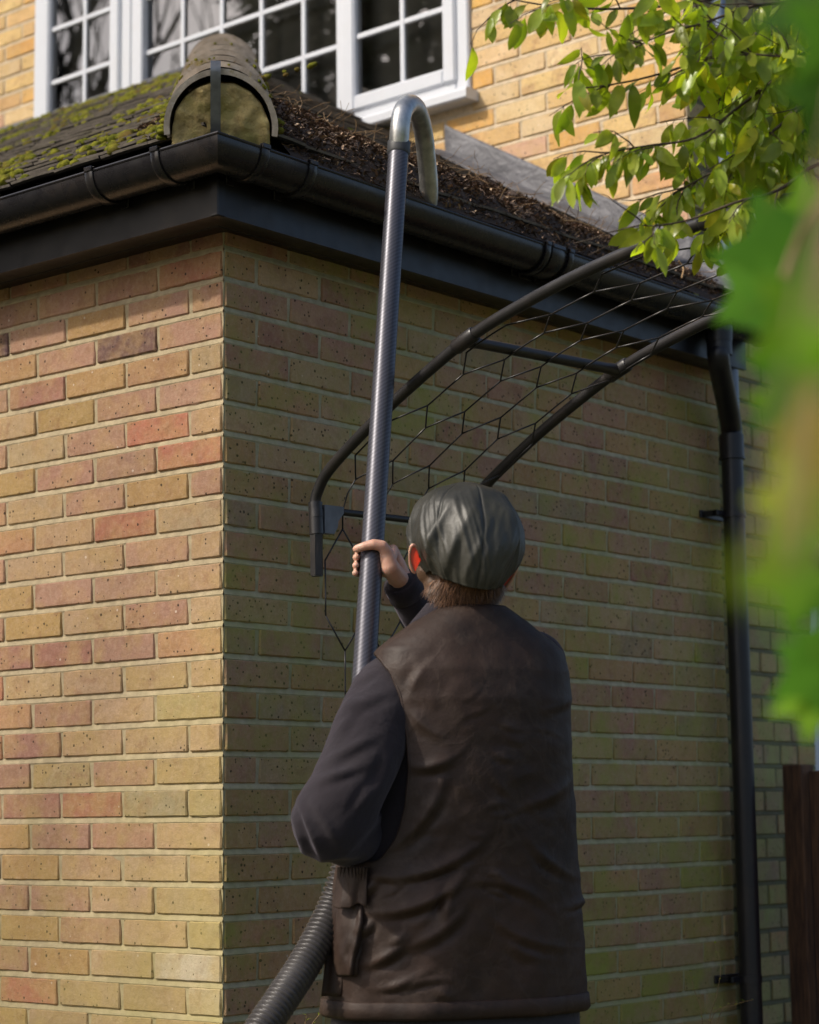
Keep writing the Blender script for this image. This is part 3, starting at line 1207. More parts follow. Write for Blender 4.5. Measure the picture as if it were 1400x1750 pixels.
def mossball(P, r, nrm):
    q = nrm.to_track_quat('Z', 'Y').to_matrix()
    s0 = len(mo.v)
    mo.ball(P, r, 1, rm.uniform(.7, 1.2), rm.uniform(.45, .8), 9, 6, q)
    for i in range(s0, len(mo.v)):
        v = Vector(mo.v[i])
        d = v - P
        mo.v[i] = tuple(P + d * (1 + .45 * noise.noise(v * 90) + .25 * noise.noise(v * 220)))


for k in range(3600):
    y = rm.uniform(-.18, Y1 - .05)
    x = rm.uniform(-4.0, -y - .08)
    dn = noise.noise(Vector((x * 2.2, y * 2.2, 5))) + .5 * noise.noise(Vector((x * 8, y * 8, 2))) + (.30 if y < .45 else .12)
    if dn < .08:
        continue
    kk = round((y + .195) / cy)
    y = -.195 + kk * cy + rm.uniform(-.004, .02)
    mossball(Vector((x, y, zr(y) + .027)), rm.uniform(.005, .013) * (1 + max(0, dn) * .7), nup)
for (px_, py_, n_, r_) in ((-.62, .06, 7, .016), (-.50, .12, 8, .018), (-.42, .30, 6, .014), (-.8, .0, 6, .015), (-1.0, .15, 8, .016), (-.30, .02, 5, .014), (-.75, -.12, 4, .018), (-1.05, -.14, 4, .017), (-1.3, .35, 8, .015), (-.35, .5, 5, .013), (-.15, .42, 4, .012)):
    for k in range(n_):
        x, y = px_ + rm.gauss(0, .035), py_ + rm.gauss(0, .02)
        mossball(Vector((x, y, zr(y) + .027)), r_ * rm.uniform(.6, 1.2), nup)
ns = Vector((TP, 0, 1)).normalized()
for k in range(420):
    x = -rm.uniform(.1, 2.1)
    y = rm.uniform(-x * 1.0, Y1 - .03)
    if y < -x + .05 or noise.noise(Vector((x * 4, y * 4, 8))) < .12:
        continue
    mossball(Vector((x, y, 2.765 - TP * x + .018)), rm.uniform(.006, .013), ns)
for k in range(210):                      # along both edges and joints of the hip tiles
    t = rm.uniform(.0, 2.2)
    sd_ = rm.choice((-1, 1, -1))
    if rm.random() < .14:
        t = .40 * rm.randint(1, 5) + .0
        a = rm.uniform(.15, math.pi - .15)
        P = h0 + hd * (t - .004) + hs * math.cos(a) * .134 + hu * math.sin(a) * .137
        mossball(P, rm.uniform(.003, .007), (hs * math.cos(a) + hu * math.sin(a)).normalized())
    else:
        P = h0 + hd * t + hs * sd_ * .136 + hu * rm.uniform(-.02, .012)
        mossball(P, rm.uniform(.006, .014), hu)
tag(mo.build('moss', M_MOSS, None, True), kind='stuff')

lt = MB()
rl = random.Random(5)


def lit_h(x, y):
    """depth of litter on the side slope at (x,y)"""
    d = .20 - x                                # distance up from the gutter
    if y < .0 or y > 1.95:
        return 0
    width = np.interp(y, [0.02, .12, .3, .6, 1.0, 1.5, 1.9], [.20, .70, .74, .58, .48, .34, .16])
    k = 1 - (d - .02) / width
    if k <= 0: return 0
    e = min(1, k * 2.2) * min(1, max(.05, (.238 - x) / .07)) * (.6 + .8 * noise.noise(Vector((x * 7, y * 7, 0))) + .3)
    return max(0, e) * np.interp(y, [0, .2, 1.2, 1.9], [.016, .050, .046, .016])


def lbase(x, y):
    z = 2.765 - TP * min(x, .165) + .012
    if x > .165: z -= (x - .165) / .067 * (z - GZ - .004)
    return min(z, zr(y) + .012)


NXg, NYg = 60, 150
vs = []
for i in range(NXg + 1):
    for j in range(NYg + 1):
        x, y = .232 - .90 * i / NXg, 0 + 2.0 * j / NYg
        base = lbase(x, y)
        h = lit_h(x, y)
        vs.append((x, y, base + h * (1 + .5 * noise.noise(Vector((x * 40, y * 40, 3)))) - (.03 if h <= .001 else 0)))
lt.col = (.045, .029, .021)
lt.add(vs, [(i * (NYg + 1) + j, (i + 1) * (NYg + 1) + j, (i + 1) * (NYg + 1) + j + 1, i * (NYg + 1) + j + 1) for i in range(NXg) for j in range(NYg)])
LC = [(.12, .072, .048), (.07, .044, .031), (.20, .125, .08), (.30, .20, .13), (.09, .06, .045), (.42, .30, .19), (.05, .034, .026), (.16, .10, .068)]
cnt = 0
while cnt < 21000:
    x, y = rl.uniform(-.65, .235), rl.uniform(.0, 1.95)
    h = lit_h(x, y)
    if h < .003 and rl.random() > .02:
        continue
    if h < .003 and noise.noise(Vector((x * 5, y * 5, 1))) < .0:
        continue
    cnt += 1
    P = Vector((x, y, lbase(x, y) + .006 + h + rl.uniform(-.004, .008)))
    if P.z > zr(y) + .05: continue
    L = rl.choice((rl.uniform(.004, .012), rl.uniform(.006, .018), rl.uniform(.01, .034)))
    wdt = rl.uniform(.0008, .0045)
    a = rl.uniform(0, 2 * math.pi)
    d = Vector((math.cos(a), math.sin(a), rl.uniform(-.5, .6))).normalized()
    sd2 = d.cross(Vector((rl.uniform(-.5, .5), rl.uniform(-.5, .5), 1))).normalized() * wdt
    bend = Vector((0, 0, rl.uniform(-.3, .3) * L))
    j = rl.uniform(.6, 1.4)
    lt.col = tuple(k * j for k in rl.choice(LC))
    lt.add([P - d * L / 2 - sd2 * .5, P - d * L / 2 + sd2 * .5, P + sd2 + bend, P - sd2 + bend, P + d * L / 2 + sd2 * .3, P + d * L / 2 - sd2 * .3], [(0, 1, 2, 3), (3, 2, 4, 5)])
# long dry twigs and tendrils
for k in range(280):
    y = rl.uniform(.15, 1.9)
    x = rl.uniform(-.3, .16)
    if lit_h(x, y) <= .002: continue
    P = Vector((x, y, 2.765 - TP * x + .03 + lit_h(x, y)))
    pts, d = [P], Vector((rl.uniform(-1, 1), rl.uniform(-1, 1), rl.uniform(0, .4))).normalized()
    for q in range(5):
        d = (d + Vector((rl.uniform(-.5, .5), rl.uniform(-.5, .5), rl.uniform(-.35, .3)))).normalized()
        pts.append(pts[-1] + d * rl.uniform(.008, .022))
    j = rl.uniform(.7, 1.3)
    lt.col = (.22 * j, .14 * j, .07 * j)
    lt.tube(pts, rl.uniform(.0005, .0011), 4)
lt.col = (.42, .27, .13)
for path in ([(942, 425, 5.75), (940, 400, 5.8), (950, 380, 5.85), (985, 378, 5.95), (1020, 392, 6.0), (1050, 410, 6.05), (1068, 422, 6.1)],
             [(905, 380, 5.75), (930, 395, 5.72), (938, 415, 5.7)], [(1165, 475, 5.95), (1168, 458, 6.0), (1160, 445, 6.0)]):
    lt.tube(crom([at(*p) for p in path], 5), .0019, 6)
tag(lt.build('leaf_litter', M_LIT, None, False, True), kind='stuff')


# ------------------------------------------------------------------ leaves
def leaf(mb_, P, d, nrm, L, W, curl=.25, seg=6, fold=.25, tip=.9):
    """pointed oval leaf from P along d"""
    d = d.normalized()
    sd3 = d.cross(nrm).normalized()
    up = sd3.cross(d)
    vs = []
    prof = [.0, .55, .88, 1.0, .92, .66, .0] if seg == 6 else [0, .9, 1, 0]
    n = len(prof) - 1
    for i, p in enumerate(prof):
        t = i / n
        c_ = P + d * (L * t) - up * (curl * L * t * t)
        ww = max(p, .02) * W / 2
        wv_ = .06 * W * math.sin(t * 9 + L * 900)
        vs += [c_ - sd3 * ww + up * (fold * ww + wv_), c_, c_ + sd3 * ww + up * (fold * ww - wv_)]
    fs = []
    for i in range(n):
        a = i * 3
        fs += [(a, a + 1, a + 4, a + 3), (a + 1, a + 2, a + 5, a + 4)]
    mb_.add(vs, fs)


rb = random.Random(31)
fruit = empty('leafy_tree', at(1900, 900, 4.1).to_2d().to_3d())
tag(fruit, 'leafy branches with glossy pale green leaves reaching in beside the upper brick wall', 'tree')
tw, lv_ = MB(), MB()
trunk = MB()
base = Vector(fruit.location)
trunk.tube(crom([base, base + Vector((.03, .02, .8)), base + Vector((-.02, .05, 1.6)), base + Vector((.05, .1, 2.6)), base + Vector((.1, .2, 3.6))], 5), [.06 - .0012 * k for k in range(21)], 12)
hub = base + Vector((0, .05, 2.2))
main = [
    ([(1480, 40, 4.1), (1400, 10, 4.05), (1330, 55, 4.0), (1240, 88, 4.0), (1180, 110, 4.0), (1090, 136, 3.95), (1000, 150, 3.9), (985, 140, 3.9)], 1),
    ([(1480, 90, 4.1), (1400, 75, 4.05), (1330, 130, 4.0), (1260, 185, 4.0), (1190, 235, 3.95), (1100, 250, 3.95), (1030, 265, 3.9), (985, 300, 3.9)], 1),
    ([(1480, -60, 4.1), (1300, -20, 4.1), (1180, 5, 4.0), (1060, 15, 4.0), (960, 12, 3.9), (880, 0, 3.9), (835, -12, 3.9)], .55),
    ([(1480, 20, 4.2), (1360, 20, 4.2), (1290, 60, 4.15), (1250, 110, 4.1), (1225, 170, 4.1), (1180, 260, 4.05)], 1.2),
    ([(1480, 280, 4.0), (1400, 280, 3.95), (1330, 325, 3.95), (1260, 345, 3.9), (1180, 375, 3.9), (1120, 386, 3.85), (1095, 384, 3.85)], .7),
    ([(1480, 150, 4.1), (1400, 165, 4.1), (1320, 225, 4.05), (1250, 275, 4.0), (1180, 315, 4.0), (1150, 330, 4.0)], 1.2),
    ([(1480, 210, 4.2), (1390, 215, 4.2), (1310, 280, 4.15), (1240, 330, 4.1), (1220, 370, 4.1)], 1.1),
    ([(1480, 10, 4.3), (1380, 110, 4.25), (1320, 180, 4.2), (1270, 250, 4.2), (1225, 310, 4.2)], 1.1),
    ([(1480, -30, 4.0), (1370, 0, 4.0), (1290, 10, 3.95), (1200, 40, 3.9), (1130, 60, 3.9), (1060, 95, 3.9)], 1.0),
    ([(1480, 100, 4.0), (1420, 130, 3.95), (1350, 100, 3.9), (1270, 90, 3.9), (1210, 70, 3.95)], .9),
    ([(1480, 330, 4.25), (1400, 345, 4.2), (1330, 300, 4.2), (1270, 300, 4.2)], 1.1),
    ([(1480, 60, 4.35), (1400, 30, 4.3), (1330, 100, 4.3), (1290, 160, 4.3)], 1.3),
    ([(1480, 200, 4.35), (1420, 190, 4.3), (1370, 160, 4.3), (1330, 130, 4.3)], 1.3),
]


def put_leaves(pts, dens, Lr=(.050, .072)):
    acc = 0
    for i in range(len(pts) - 1):
        a, b_ = pts[i], pts[i + 1]
        acc += (b_ - a).length * dens
        while acc > 0:
            acc -= .0125
            t = rb.random()
            P = a.lerp(b_, t)
            ax = (b_ - a).normalized()
            side = rb.choice((-1, 1))
            d = (ax * rb.uniform(.0, .9) + Vector((0, 0, -rb.uniform(.4, 1.5))) + Rv * side * rb.uniform(.1, .9) + Fv * rb.uniform(-.7, .7)).normalized()
            nr = (-Fv + Vector((rb.uniform(-1, 1), rb.uniform(-1, 1), rb.uniform(-.3, 1)))).normalized()
            j = rb.uniform(.72, 1.12)
            yl = rb.random()
            j *= rb.choice((1, 1, .8, .6, 1.1))
            lv_.col = (j * (1.25 if yl < .06 else rb.uniform(.85, 1.05)), j, j * (.7 if yl < .06 else 1))
            L = rb.uniform(*Lr)
            lx, ly = proj(P)
            if (1203 < lx < 1248 and ly < 185 and rb.random() < .8) or (lx < 1210 and rb.random() < .16):
                continue
            if (lx < 1085 and ly > 305) or (lx < 1200 and ly > 425) or ly > 455:
                continue
            pe = P + d * .008
            tw.tube([P, pe], .0006, 4)
            leaf(lv_, pe, d, nr, L, L * rb.uniform(.34, .52), rb.uniform(-.3, .9))


for path, dn in main:
    P = crom([at(*p) for p in path], 5)
    n = len(P)
    tw.tube(P, [.0042 - .0032 * k / (n - 1) for k in range(n)], 6)
    put_leaves(P[n // 5:], dn * .45, (.040, .064))
    # side shoots
    for k in range(int(9 * dn) + 2):
        i = rb.randint(n // 5, n - 2)
        d = (P[i + 1] - P[i]).normalized()
        d = (d + Uv * rb.uniform(-.7, .8) + Fv * rb.uniform(-.6, .6) + Rv * rb.uniform(-.3, .5)).normalized()
        q = [P[i]]
        for s_ in range(5):
            q.append(q[-1] + d * rb.uniform(.016, .034))
            d = (d + Vector((0, 0, -.08)) + Vector((rb.uniform(-.3, .3), rb.uniform(-.3, .3), rb.uniform(-.2, .2)))).normalized()
        tw.tube(q, [.0018, .0016, .0014, .0011, .0009, .0007], 5)
        put_leaves(q, .80 * min(1.1, dn + .15), (.034, .062))
for path, dn in main[:10]:
    s0 = at(*path[0])
    tw.tube(crom([hub + Vector((0, 0, rb.uniform(-.3, 1.2))), hub.lerp(s0, .6) + Vector((0, 0, .1)), s0], 5), [.012 - .0007 * k for k in range(11)], 7)
trunk.build('trunk', M_BARK, fruit, True)
tw.build('branches', M_TWIG, fruit, True)
lv_.build('leaves', M_LEAF, fruit, True, True)


# near climber, far out of focus
def lobed(mb_, P, d, nrm, Ls, curl=.2, depth=.35, n=5):
    """a broad leaf with five pointed lobes"""
    d = d.normalized()
    sd4 = d.cross(nrm).normalized()
    up = sd4.cross(d)
    ring = []
    K = 40
    for k in range(K):
        a = -math.pi + 2 * math.pi * k / K
        lob = 1 - abs(math.sin(a * 2.5)) ** .75
        r = Ls * (.40 + .34 * lob * (1 - .30 * abs(a) / math.pi)) * (1 - .35 * (abs(a) > 2.75))
        r *= 1 + .04 * math.sin(a * 23)
        x, y = r * math.cos(a) * 1.1 + Ls * .30, r * math.sin(a) * 1.05
        ring.append(P + d * x + sd4 * y - up * (curl * (x * x + y * y) / Ls))
    c_ = P + d * Ls * .3
    mid = [c_.lerp(p, .55) + up * .02 * Ls for p in ring]
    vs = [c_] + mid + ring
    fs = [(0, 1 + k, 1 + (k + 1) % K) for k in range(K)] + [(1 + k, 1 + K + k, 1 + K + (k + 1) % K, 1 + (k + 1) % K) for k in range(K)]
    mb_.add(vs, fs)


cl = empty('climbing_plant', at(1500, 900, 1.5).to_2d().to_3d())
tag(cl, 'out of focus climbing plant with broad green lobed leaves hanging closest to the camera', 'plant')
cs, cvl = MB(), MB()
rc = random.Random(8)
b0 = Vector(cl.location)
stem = crom([b0, at(1560, 1600, 1.5), at(1500, 1200, 1.5), at(1470, 900, 1.5), at(1440, 650, 1.5), at(1425, 520, 1.5), at(1440, 420, 1.5), at(1450, 340, 1.5), at(1460, 200, 1.45), at(1470, -100, 1.4)], 6)
cs.tube(crom([at(1440, 300, 1.45), at(1385, 370, 1.47), at(1360, 420, 1.5), at(1340, 475, 1.5)], 5), .0026, 7)
cs.tube(stem, .0024, 8)
G1, G2, YG, PK, DK = (.62, .72, .8), (1.15, .95, 1), (2.6, 1.25, .9), (4.2, 1.25, 6.0), (.30, .38, .4)
near = [  # px, py, depth, dirx, diry(down +), size m, colour, nz
    (1400, 425, 1.55, -1, .05, .078, G1), (1400, 530, 1.50, -1, .05, .062, G1), (1335, 470, 1.62, -.9, .6, .058, G1), (1390, 400, 1.7, -.3, -1, .05, G2),
    (1440, 10, 1.25, -.8, .15, .055, DK), (1450, 110, 1.25, -.45, 1, .055, DK), (1470, 20, 1.2, -.7, .7, .05, G1),
    (1400, 600, 1.35, -.7, .9, .055, G1), (1430, 520, 1.1, -.8, .5, .050, G2), (1380, 660, 1.3, -.5, 1, .045, G2), (1420, 640, 1.2, -.9, .6, .05, G1),
    (1410, 760, 1.1, -.4, 1, .038, YG), (1420, 700, .80, -.2, 1, .032, PK), (1370, 820, .95, -.4, 1, .030, YG), (1420, 560, .62, -.3, 1, .020, (2.2, 1.7, 2.6)),
    (1420, 900, 1.35, -.8, .5, .055, G2), (1400, 960, 1.2, -1, .3, .045, G2), (1420, 1000, 1.3, -1, -.1, .05, G1),
    (1310, 985, .50, -1, -.05, .0105, YG), (1375, 1000, .60, -1, .2, .015, G2), (1350, 950, .60, -.8, -.5, .009, YG),
    (1425, 1130, 1.45, -.9, .5, .048, G1), (1430, 1190, 1.45, -1, .1, .045, G2), (1415, 1090, 1.4, -.7, .6, .03, G1),
    (1345, 590, 1.5, -.1, 1, .035, G1), (1370, 650, 1.45, -.3, 1, .04, G2), (1370, 740, 1.5, -.2, 1, .035, G1), (1385, 850, 1.3, -.7, .8, .04, G2),
]
for (x, y, d_, dx, dy, sz, colr) in near:
    P = at(x, y, d_)
    cvl.col = colr
    dirv = Rv * dx - Uv * dy + Fv * rc.uniform(-.25, .25)
    nr = (-Fv * 1.0 + Vector((rc.uniform(-.35, .35), rc.uniform(-.35, .35), rc.uniform(0, .6)))).normalized()
    lobed(cvl, P, dirv, nr, sz, rc.uniform(.05, .3))
    i = min(range(len(stem)), key=lambda k: (stem[k] - P).length)
    mid_ = P.lerp(stem[i], .5) + Vector((0, 0, .01))
    cs.tube(crom([stem[i], mid_, P], 4), .0011, 5)
cs.build('stem', M_STEM, cl, True)
cvl.build('leaves', M_IVY, cl, True, True)

# ------------------------------------------------------------------ garden arch
A0 = Vector((.12, .19, 0))
baz = rad(82)
bv = Vector((math.cos(baz), math.sin(baz), 0))
ev = Vector((bv.y, -bv.x, 0))
prof = [(.0, 1.70), (-.006, 1.826), (.009, 1.873), (.053, 1.917), (.17, 1.984), (.314, 2.056), (.529, 2.145), (.713, 2.192), (.886, 2.224), (1.034, 2.243), (1.19, 2.257)]
prof2 = prof + [(1.30, 2.26)] + [(2.6 - s_, z) for s_, z in prof[::-1]][:-1]
profL = [(s_, 0, z) for s_, z in prof2]
sm = crom(profL, 6)
arch = tag(empty('garden_arch', A0 + ev * 1.3), 'black metal garden arch with hexagonal wire panels leaning by the side wall', 'arch')


def AP(s_, z, t):
    return A0 + ev * s_ + bv * t + Vector((0, 0, z))


# arc-length table
ss = [Vector(p) for p in sm]
acc = [0]
for i in range(1, len(ss)):
    acc.append(acc[-1] + (ss[i] - ss[i - 1]).length)


def AQ(l, t):
    if l < 0:
        return AP(ss[0].x - .02 * min(0, 0), ss[0].z + l, t)
    return AP(float(np.interp(l, acc, [p.x for p in ss])), float(np.interp(l, acc, [p.z for p in ss])), t)


BW = .50
for t in (0, BW):
    b = MB()
    q = [AP(p.x, p.z, t) for p in ss]
    b.tube(q, .0135, 14)
    b.tube([q[-1], q[-1] + Vector((0, 0, -1.80))], .0135, 14)
    if t:
        b.tube([q[0] + Vector((0, 0, .1)), q[0] + Vector((0, 0, -1.69))], .0135, 14)
    b.build('rail', M_ARCH, arch, True, sharp=50)
b = MB()
e0 = AP(0, 1.665, 0)
b.tube([e0, AP(0.0, 1.79, 0)], .0135, 14)
b.tube([AP(0, 1.805, 0), AP(-.003, 1.83, 0)], .0168, 14)
b.tube([e0 + Vector((0, 0, .002)), AP(-.001, 1.73, 0), AP(0, 1.77, 0)], .0158, 6)
b.tube([AP(0, 1.765, 0), AP(-.004, 1.842, 0)], .0172, 14)
b.build('socket', M_ARCH, arch, True, sharp=40)


def crossbar(l, dz=0, socket=True):
    p, q = AQ(l, 0), AQ(l, BW)
    b = MB()
    v = (q - p)
    b.tube([p, q], .0132, 12)
    b.tube([p, p + v * .10], [.017, .0125], 12)
    b.tube([q, q - v * .10], [.017, .0125], 12)
    tdir = (AQ(l + .03, 0) - AQ(l - .03, 0)).normalized()
    for e in (p, q):
        b.tube([e - tdir * .034, e - tdir * .030, e + tdir * .030, e + tdir * .034], [.0155, .0175, .0175, .0155], 14)
    b.build('crossbar', M_ARCH, arch, True, sharp=40)


L1 = float(np.interp(.520, [p.x for p in ss][:60], acc[:60]))
crossbar(L1)
crossbar(acc[-1] / 2)
crossbar(acc[-1] - L1)
p, q = AP(0, 1.825, .012), AP(0, 1.825, BW)
b = MB()
b.tube([p, q], .0085, 10)
b.build('crossbar', M_ARCH, arch, True, sharp=40)
b = MB()
b.loft([[AP(d, 1.836, .016), AP(d, 1.836, .075), AP(d, 1.82, .075), AP(d, 1.80, .058), AP(d, 1.785, .056), AP(d, 1.768, .045), AP(d, 1.768, .016)] for d in (-.008, .012)])
b.build('bracket', simple('grey bracket', (.11, .12, .14), .4), arch)
# hexagonal wires
wm = MB()
dd, sg, tc_ = .080, .132, .118
per = 2 * (dd + sg)
l0 = -.62


def wire(l1_, t1_, l2_, t2_):
    if max(l1_, l2_) > acc[-1] + .2 or min(t1_, t2_) < -.001 or max(t1_, t2_) > BW + .001:
        return
    n_ = max(1, int(abs(l2_ - l1_) / .05) + 1)
    drop = -.012
    P_ = [AQ(l1_ + (l2_ - l1_) * k / n_, t1_ + (t2_ - t1_) * k / n_) + Vector((0, 0, drop)) + ev * .008 for k in range(n_ + 1)]
    wm.tube(P_, .0022, 5)


row = 0
l_ = l0
while l_ < acc[-1] + .1:
    sh = (row % 2) * tc_ / 2
    t = .02 - tc_ + sh
    while t < BW:
        wire(l_, t + tc_ / 2, l_ + dd, t)                # zigzag down
        wire(l_, t + tc_ / 2, l_ + dd, t + tc_)          # zigzag up
        wire(l_ + dd, t, l_ + dd + sg, t)                # straight link
        t += tc_
    l_ += dd + sg
    row += 1
wm.build('wire_panel', M_ARCH, arch, True)

# ------------------------------------------------------------------ fence
fe = tag(empty('fence', (.06, 2.52, 0)), 'dark brown timber fence panel with upright post at the right edge', 'fence')
b = MB()
b.box(.02, .09, 2.49, 2.57, 0, 1.25, bev=.004)
b.build('post', M_WOOD, fe)
b = MB()
for k in range(14):
    x0 = .095 + k * .12
    b.box(x0, x0 + .118, 2.525 + (k % 2) * .006, 2.545 + (k % 2) * .006, .03, 1.23, bev=.003)
b.build('panel', M_WOOD, fe)

def weed(loc, pts_list, label):
    t = tag(empty('weed', loc), label, 'weed')
    b = MB()
    b2 = MB()
    r5 = random.Random(len(label))
    for pl in pts_list:
        P = crom([at(*p) for p in pl], 6)
        b.tube(P, [.0014 - .0009 * k / (len(P) - 1) for k in range(len(P))], 5)
        for k in range(3, len(P), 3):
            b2.col = (.9, .9, .8)
            leaf(b2, P[k], Vector((r5.uniform(-1, 1), r5.uniform(-1, 1), .4)), Vector((0, 0, 1)), r5.uniform(.006, .014), .005, .2, 3)
    b.build('stems', M_STEM, t, True)
    b2.build('leaves', M_LEAF, t, False, True)


weed(Vector((.12, 1.95, 0)), [[(1205, 1900, 5.6), (1210, 1760, 5.6), (1225, 1700, 5.6), (1232, 1650, 5.62), (1222, 1612, 5.64)], [(1205, 1900, 5.6), (1215, 1745, 5.58), (1255, 1718, 5.55), (1288, 1708, 5.5)],
     [(1205, 1900, 5.6), (1200, 1740, 5.6), (1186, 1690, 5.6), (1180, 1660, 5.6)], [(1210, 1850, 5.6), (1230, 1735, 5.6), (1260, 1712, 5.6)]], 'thin dry weed stems at the foot of the black downpipe')
weed(Vector((.3, .25, 0)), [[(520, 1900, 4.8), (525, 1780, 4.8), (545, 1735, 4.8), (580, 1712, 4.8)], [(515, 1900, 4.8), (520, 1770, 4.8), (524, 1735, 4.8)]], 'thin green weed stem between the ribbed hose and the waistcoat hem')

# ------------------------------------------------------------------ vacuum pole
D = lambda y: float(np.interp(y, [240, 1130, 1450], [4.95, 4.45, 4.30]))
pole = tag(empty('gutter_vacuum_pole', at(480, 1900, 4.0).to_2d().to_3d()), 'carbon pole with hooked steel nozzle and grey ribbed hose, hooked over the gutter', 'cleaning pole')
px_line = [(682, 246), (655, 640), (641, 840), (624, 1100), (601, 1440)]
pts = [at(x, y, D(y)) for x, y in px_line]
# straighten: fit between the first and last seen points
pa, pb = at(682, 246, D(246)), at(603.5, 1440, D(1440))
b = MB()
b.tube([pa.lerp(pb, k / 20) for k in range(21)], [.0238 + .0016 * k / 20 for k in range(21)], 40)
b.build('tube', M_CARB, pole, True, sharp=50)
b = MB()
dpn = (pb - pa).normalized()
b.tube([pa - dpn * .004, pa - dpn * .002, pa + dpn * .026, pa + dpn * .030], [.025, .0272, .0272, .0245], 32)
b.build('collar', M_RUB, pole, True, sharp=35)
# hook: up from the tube, over, and down into the gutter
b = MB()
tip = Vector((.186, .535, 2.600))
top = [pa + dpn * .012, at(684, 215, 4.94), at(689, 190, 4.96), at(700, 178, 5.01), at(713, 188, 5.08), at(723, 222, 5.16), at(729, 270, 5.22), at(733, 325, 5.27), tip]
P = crom(top, 6)
b.tube(P, [.0235 for k in range(len(P))], 24)
b.build('nozzle', M_STEEL, pole, True, sharp=60)
b = MB()
hp = crom([pb - dpn * .06, pb, at(592, 1490, 4.28), at(566, 1560, 4.25), at(525, 1640, 4.18), at(480, 1710, 4.10), at(440, 1770, 4.04), at(380, 1880, 3.95), at(330, 2050, 3.9), at(240, 2150, 3.9)], 40)
hp2, hr = [], []
L = 0
for i in range(len(hp)):
    if i: L += (hp[i] - hp[i - 1]).length
# resample by arc length
cum = [0]
for i in range(1, len(hp)): cum.append(cum[-1] + (hp[i] - hp[i - 1]).length)
rib = .0112
n_ = int(cum[-1] / (rib / 5))
for k in range(n_):
    l = k * rib / 5
    hp2.append(Vector([float(np.interp(l, cum, [p[j] for p in hp])) for j in range(3)]))
    hr.append(.0345 - (0, .0007, .0062, .0070, .0020)[k % 5])
b.tube(hp2, hr, 26)
b.build('hose', M_HOSE, pole, True)

# ------------------------------------------------------------------ the man
TH = rad(20)
Rh = Vector((Rv.x, Rv.y, 0)).normalized()
Fh = Vector((-Rh.y, Rh.x, 0))
# facing turned to the left of the view axis
Ym = (Fh * math.cos(TH) - Rh * math.sin(TH)).normalized()
Xm = Vector((Ym.y, -Ym.x, 0))
DM = 4.30
foot = at(790, 1400, DM)
foot.z = 0

skin = MB()
# head frame
hc = at(797, 945, DM + .01)
yaw = rad(14)
hf = (Fh * math.cos(yaw) - Rh * math.sin(yaw)).normalized()
tilt = rad(24)
hfw = (hf * math.cos(tilt) + Vector((0, 0, 1)) * math.sin(tilt)).normalized()
hup = (Vector((0, 0, 1)) * math.cos(tilt) - hf * math.sin(tilt)).normalized()
hrt = hfw.cross(hup).normalized()
rollm = Matrix.Rotation(rad(7), 3, hfw)
hup = rollm @ hup
hrt = rollm @ hrt
HR = Matrix((hrt, hfw, hup)).transposed()


def H(x, y, z):
    return hc + hrt * x + hfw * y + hup * z


head = MB()
head.ball(H(0, -.012, .02), .096, .80, .98, .98, 24, 16, HR)          # skull
head.ball(H(0, .03, -.035), .075, .80, .95, 1.05, 20, 12, HR)          # face
head.ball(H(0, .055, -.085), .036, 1.1, .9, .8, 16, 10, HR)            # chin
head.ball(H(0, .104, -.02), .016, .8, 1.1, 1.6, 12, 8, HR)             # nose
head.ball(H(0, .112, -.036), .013, 1.1, 1, .8, 12, 8, HR)
head.ball(H(0, .094, -.062), .012, 1.9, .7, .5, 12, 8, HR)             # mouth
head.ball(H(0, .078, .018), .03, 1.6, .7, .5, 12, 8, HR)               # brow
for s_ in (-1, 1):
    head.ball(H(s_ * .031, .083, -.003), .014, 1.0, .7, .8, 10, 8, HR)
    # jaw corner
    head.ball(H(s_ * .045, .005, -.065), .028, .8, 1.2, 1, 12, 8, HR)
nk0, nk1 = H(0, -.028, -.05), at(800, 1085, DM + .02)
head.limb([nk0, nk0.lerp(nk1, .5), nk1], [.060, .058, .064], 20)
head.limb([nk1, nk1 + Vector((0, 0, -.05))], [.068, .072], 20)
hd_m = remesh(head, .0035, 8)
# ears: thin curved shells
for s_ in (-1, 1):
    e = MB()
    ec = at(712, 957, DM - .055) if s_ < 0 else at(866, 986, DM + .0)
    eo = (Rh * s_ * .80 - Fh * .50).normalized()      # pinna points out and back
    K = 13
    rim = []
    for k in range(K):
        a = rad(-70 + 250 * k / (K - 1))
        rim.append(ec + eo * (.002 + .016 * math.cos(a - rad(55)) * .9 + .004) + hup * (.029 * math.sin(a - rad(15)) + .002))
    e.limb(rim, [.0032 + .0006 * math.sin(k) for k in range(K)], 8)
    em = remesh(e, .0014, 3)
    skin.add(em.v, em.f, 0)
    inner = ec - eo * .010
    vs_ = []
    for q in (0, .35, .7, 1):
        for k in range(K):
            vs_.append(rim[k].lerp(inner, q) - Fh * (.004 * math.sin(q * 3.1)) + eo * .001 * math.sin(k * 1.3))
    skin.add(vs_, [(q * K + k, q * K + k + 1, (q + 1) * K + k + 1, (q + 1) * K + k) for q in range(3) for k in range(K - 1)], 1)
skin.add(hd_m.v, hd_m.f, 0)

# right hand closed round the pole
hy = 946
pc = lambda y: pa.lerp(pb, 4.95 * (y - 246) / (4.95 * (y - 246) + 4.305 * (1440 - y)))


def Q(r, f_, u, y=hy):
    """point beside the pole: r metres to the right, f away, u up along it"""
    return pc(y) + Rh * r + Fh * f_ - dpn * u


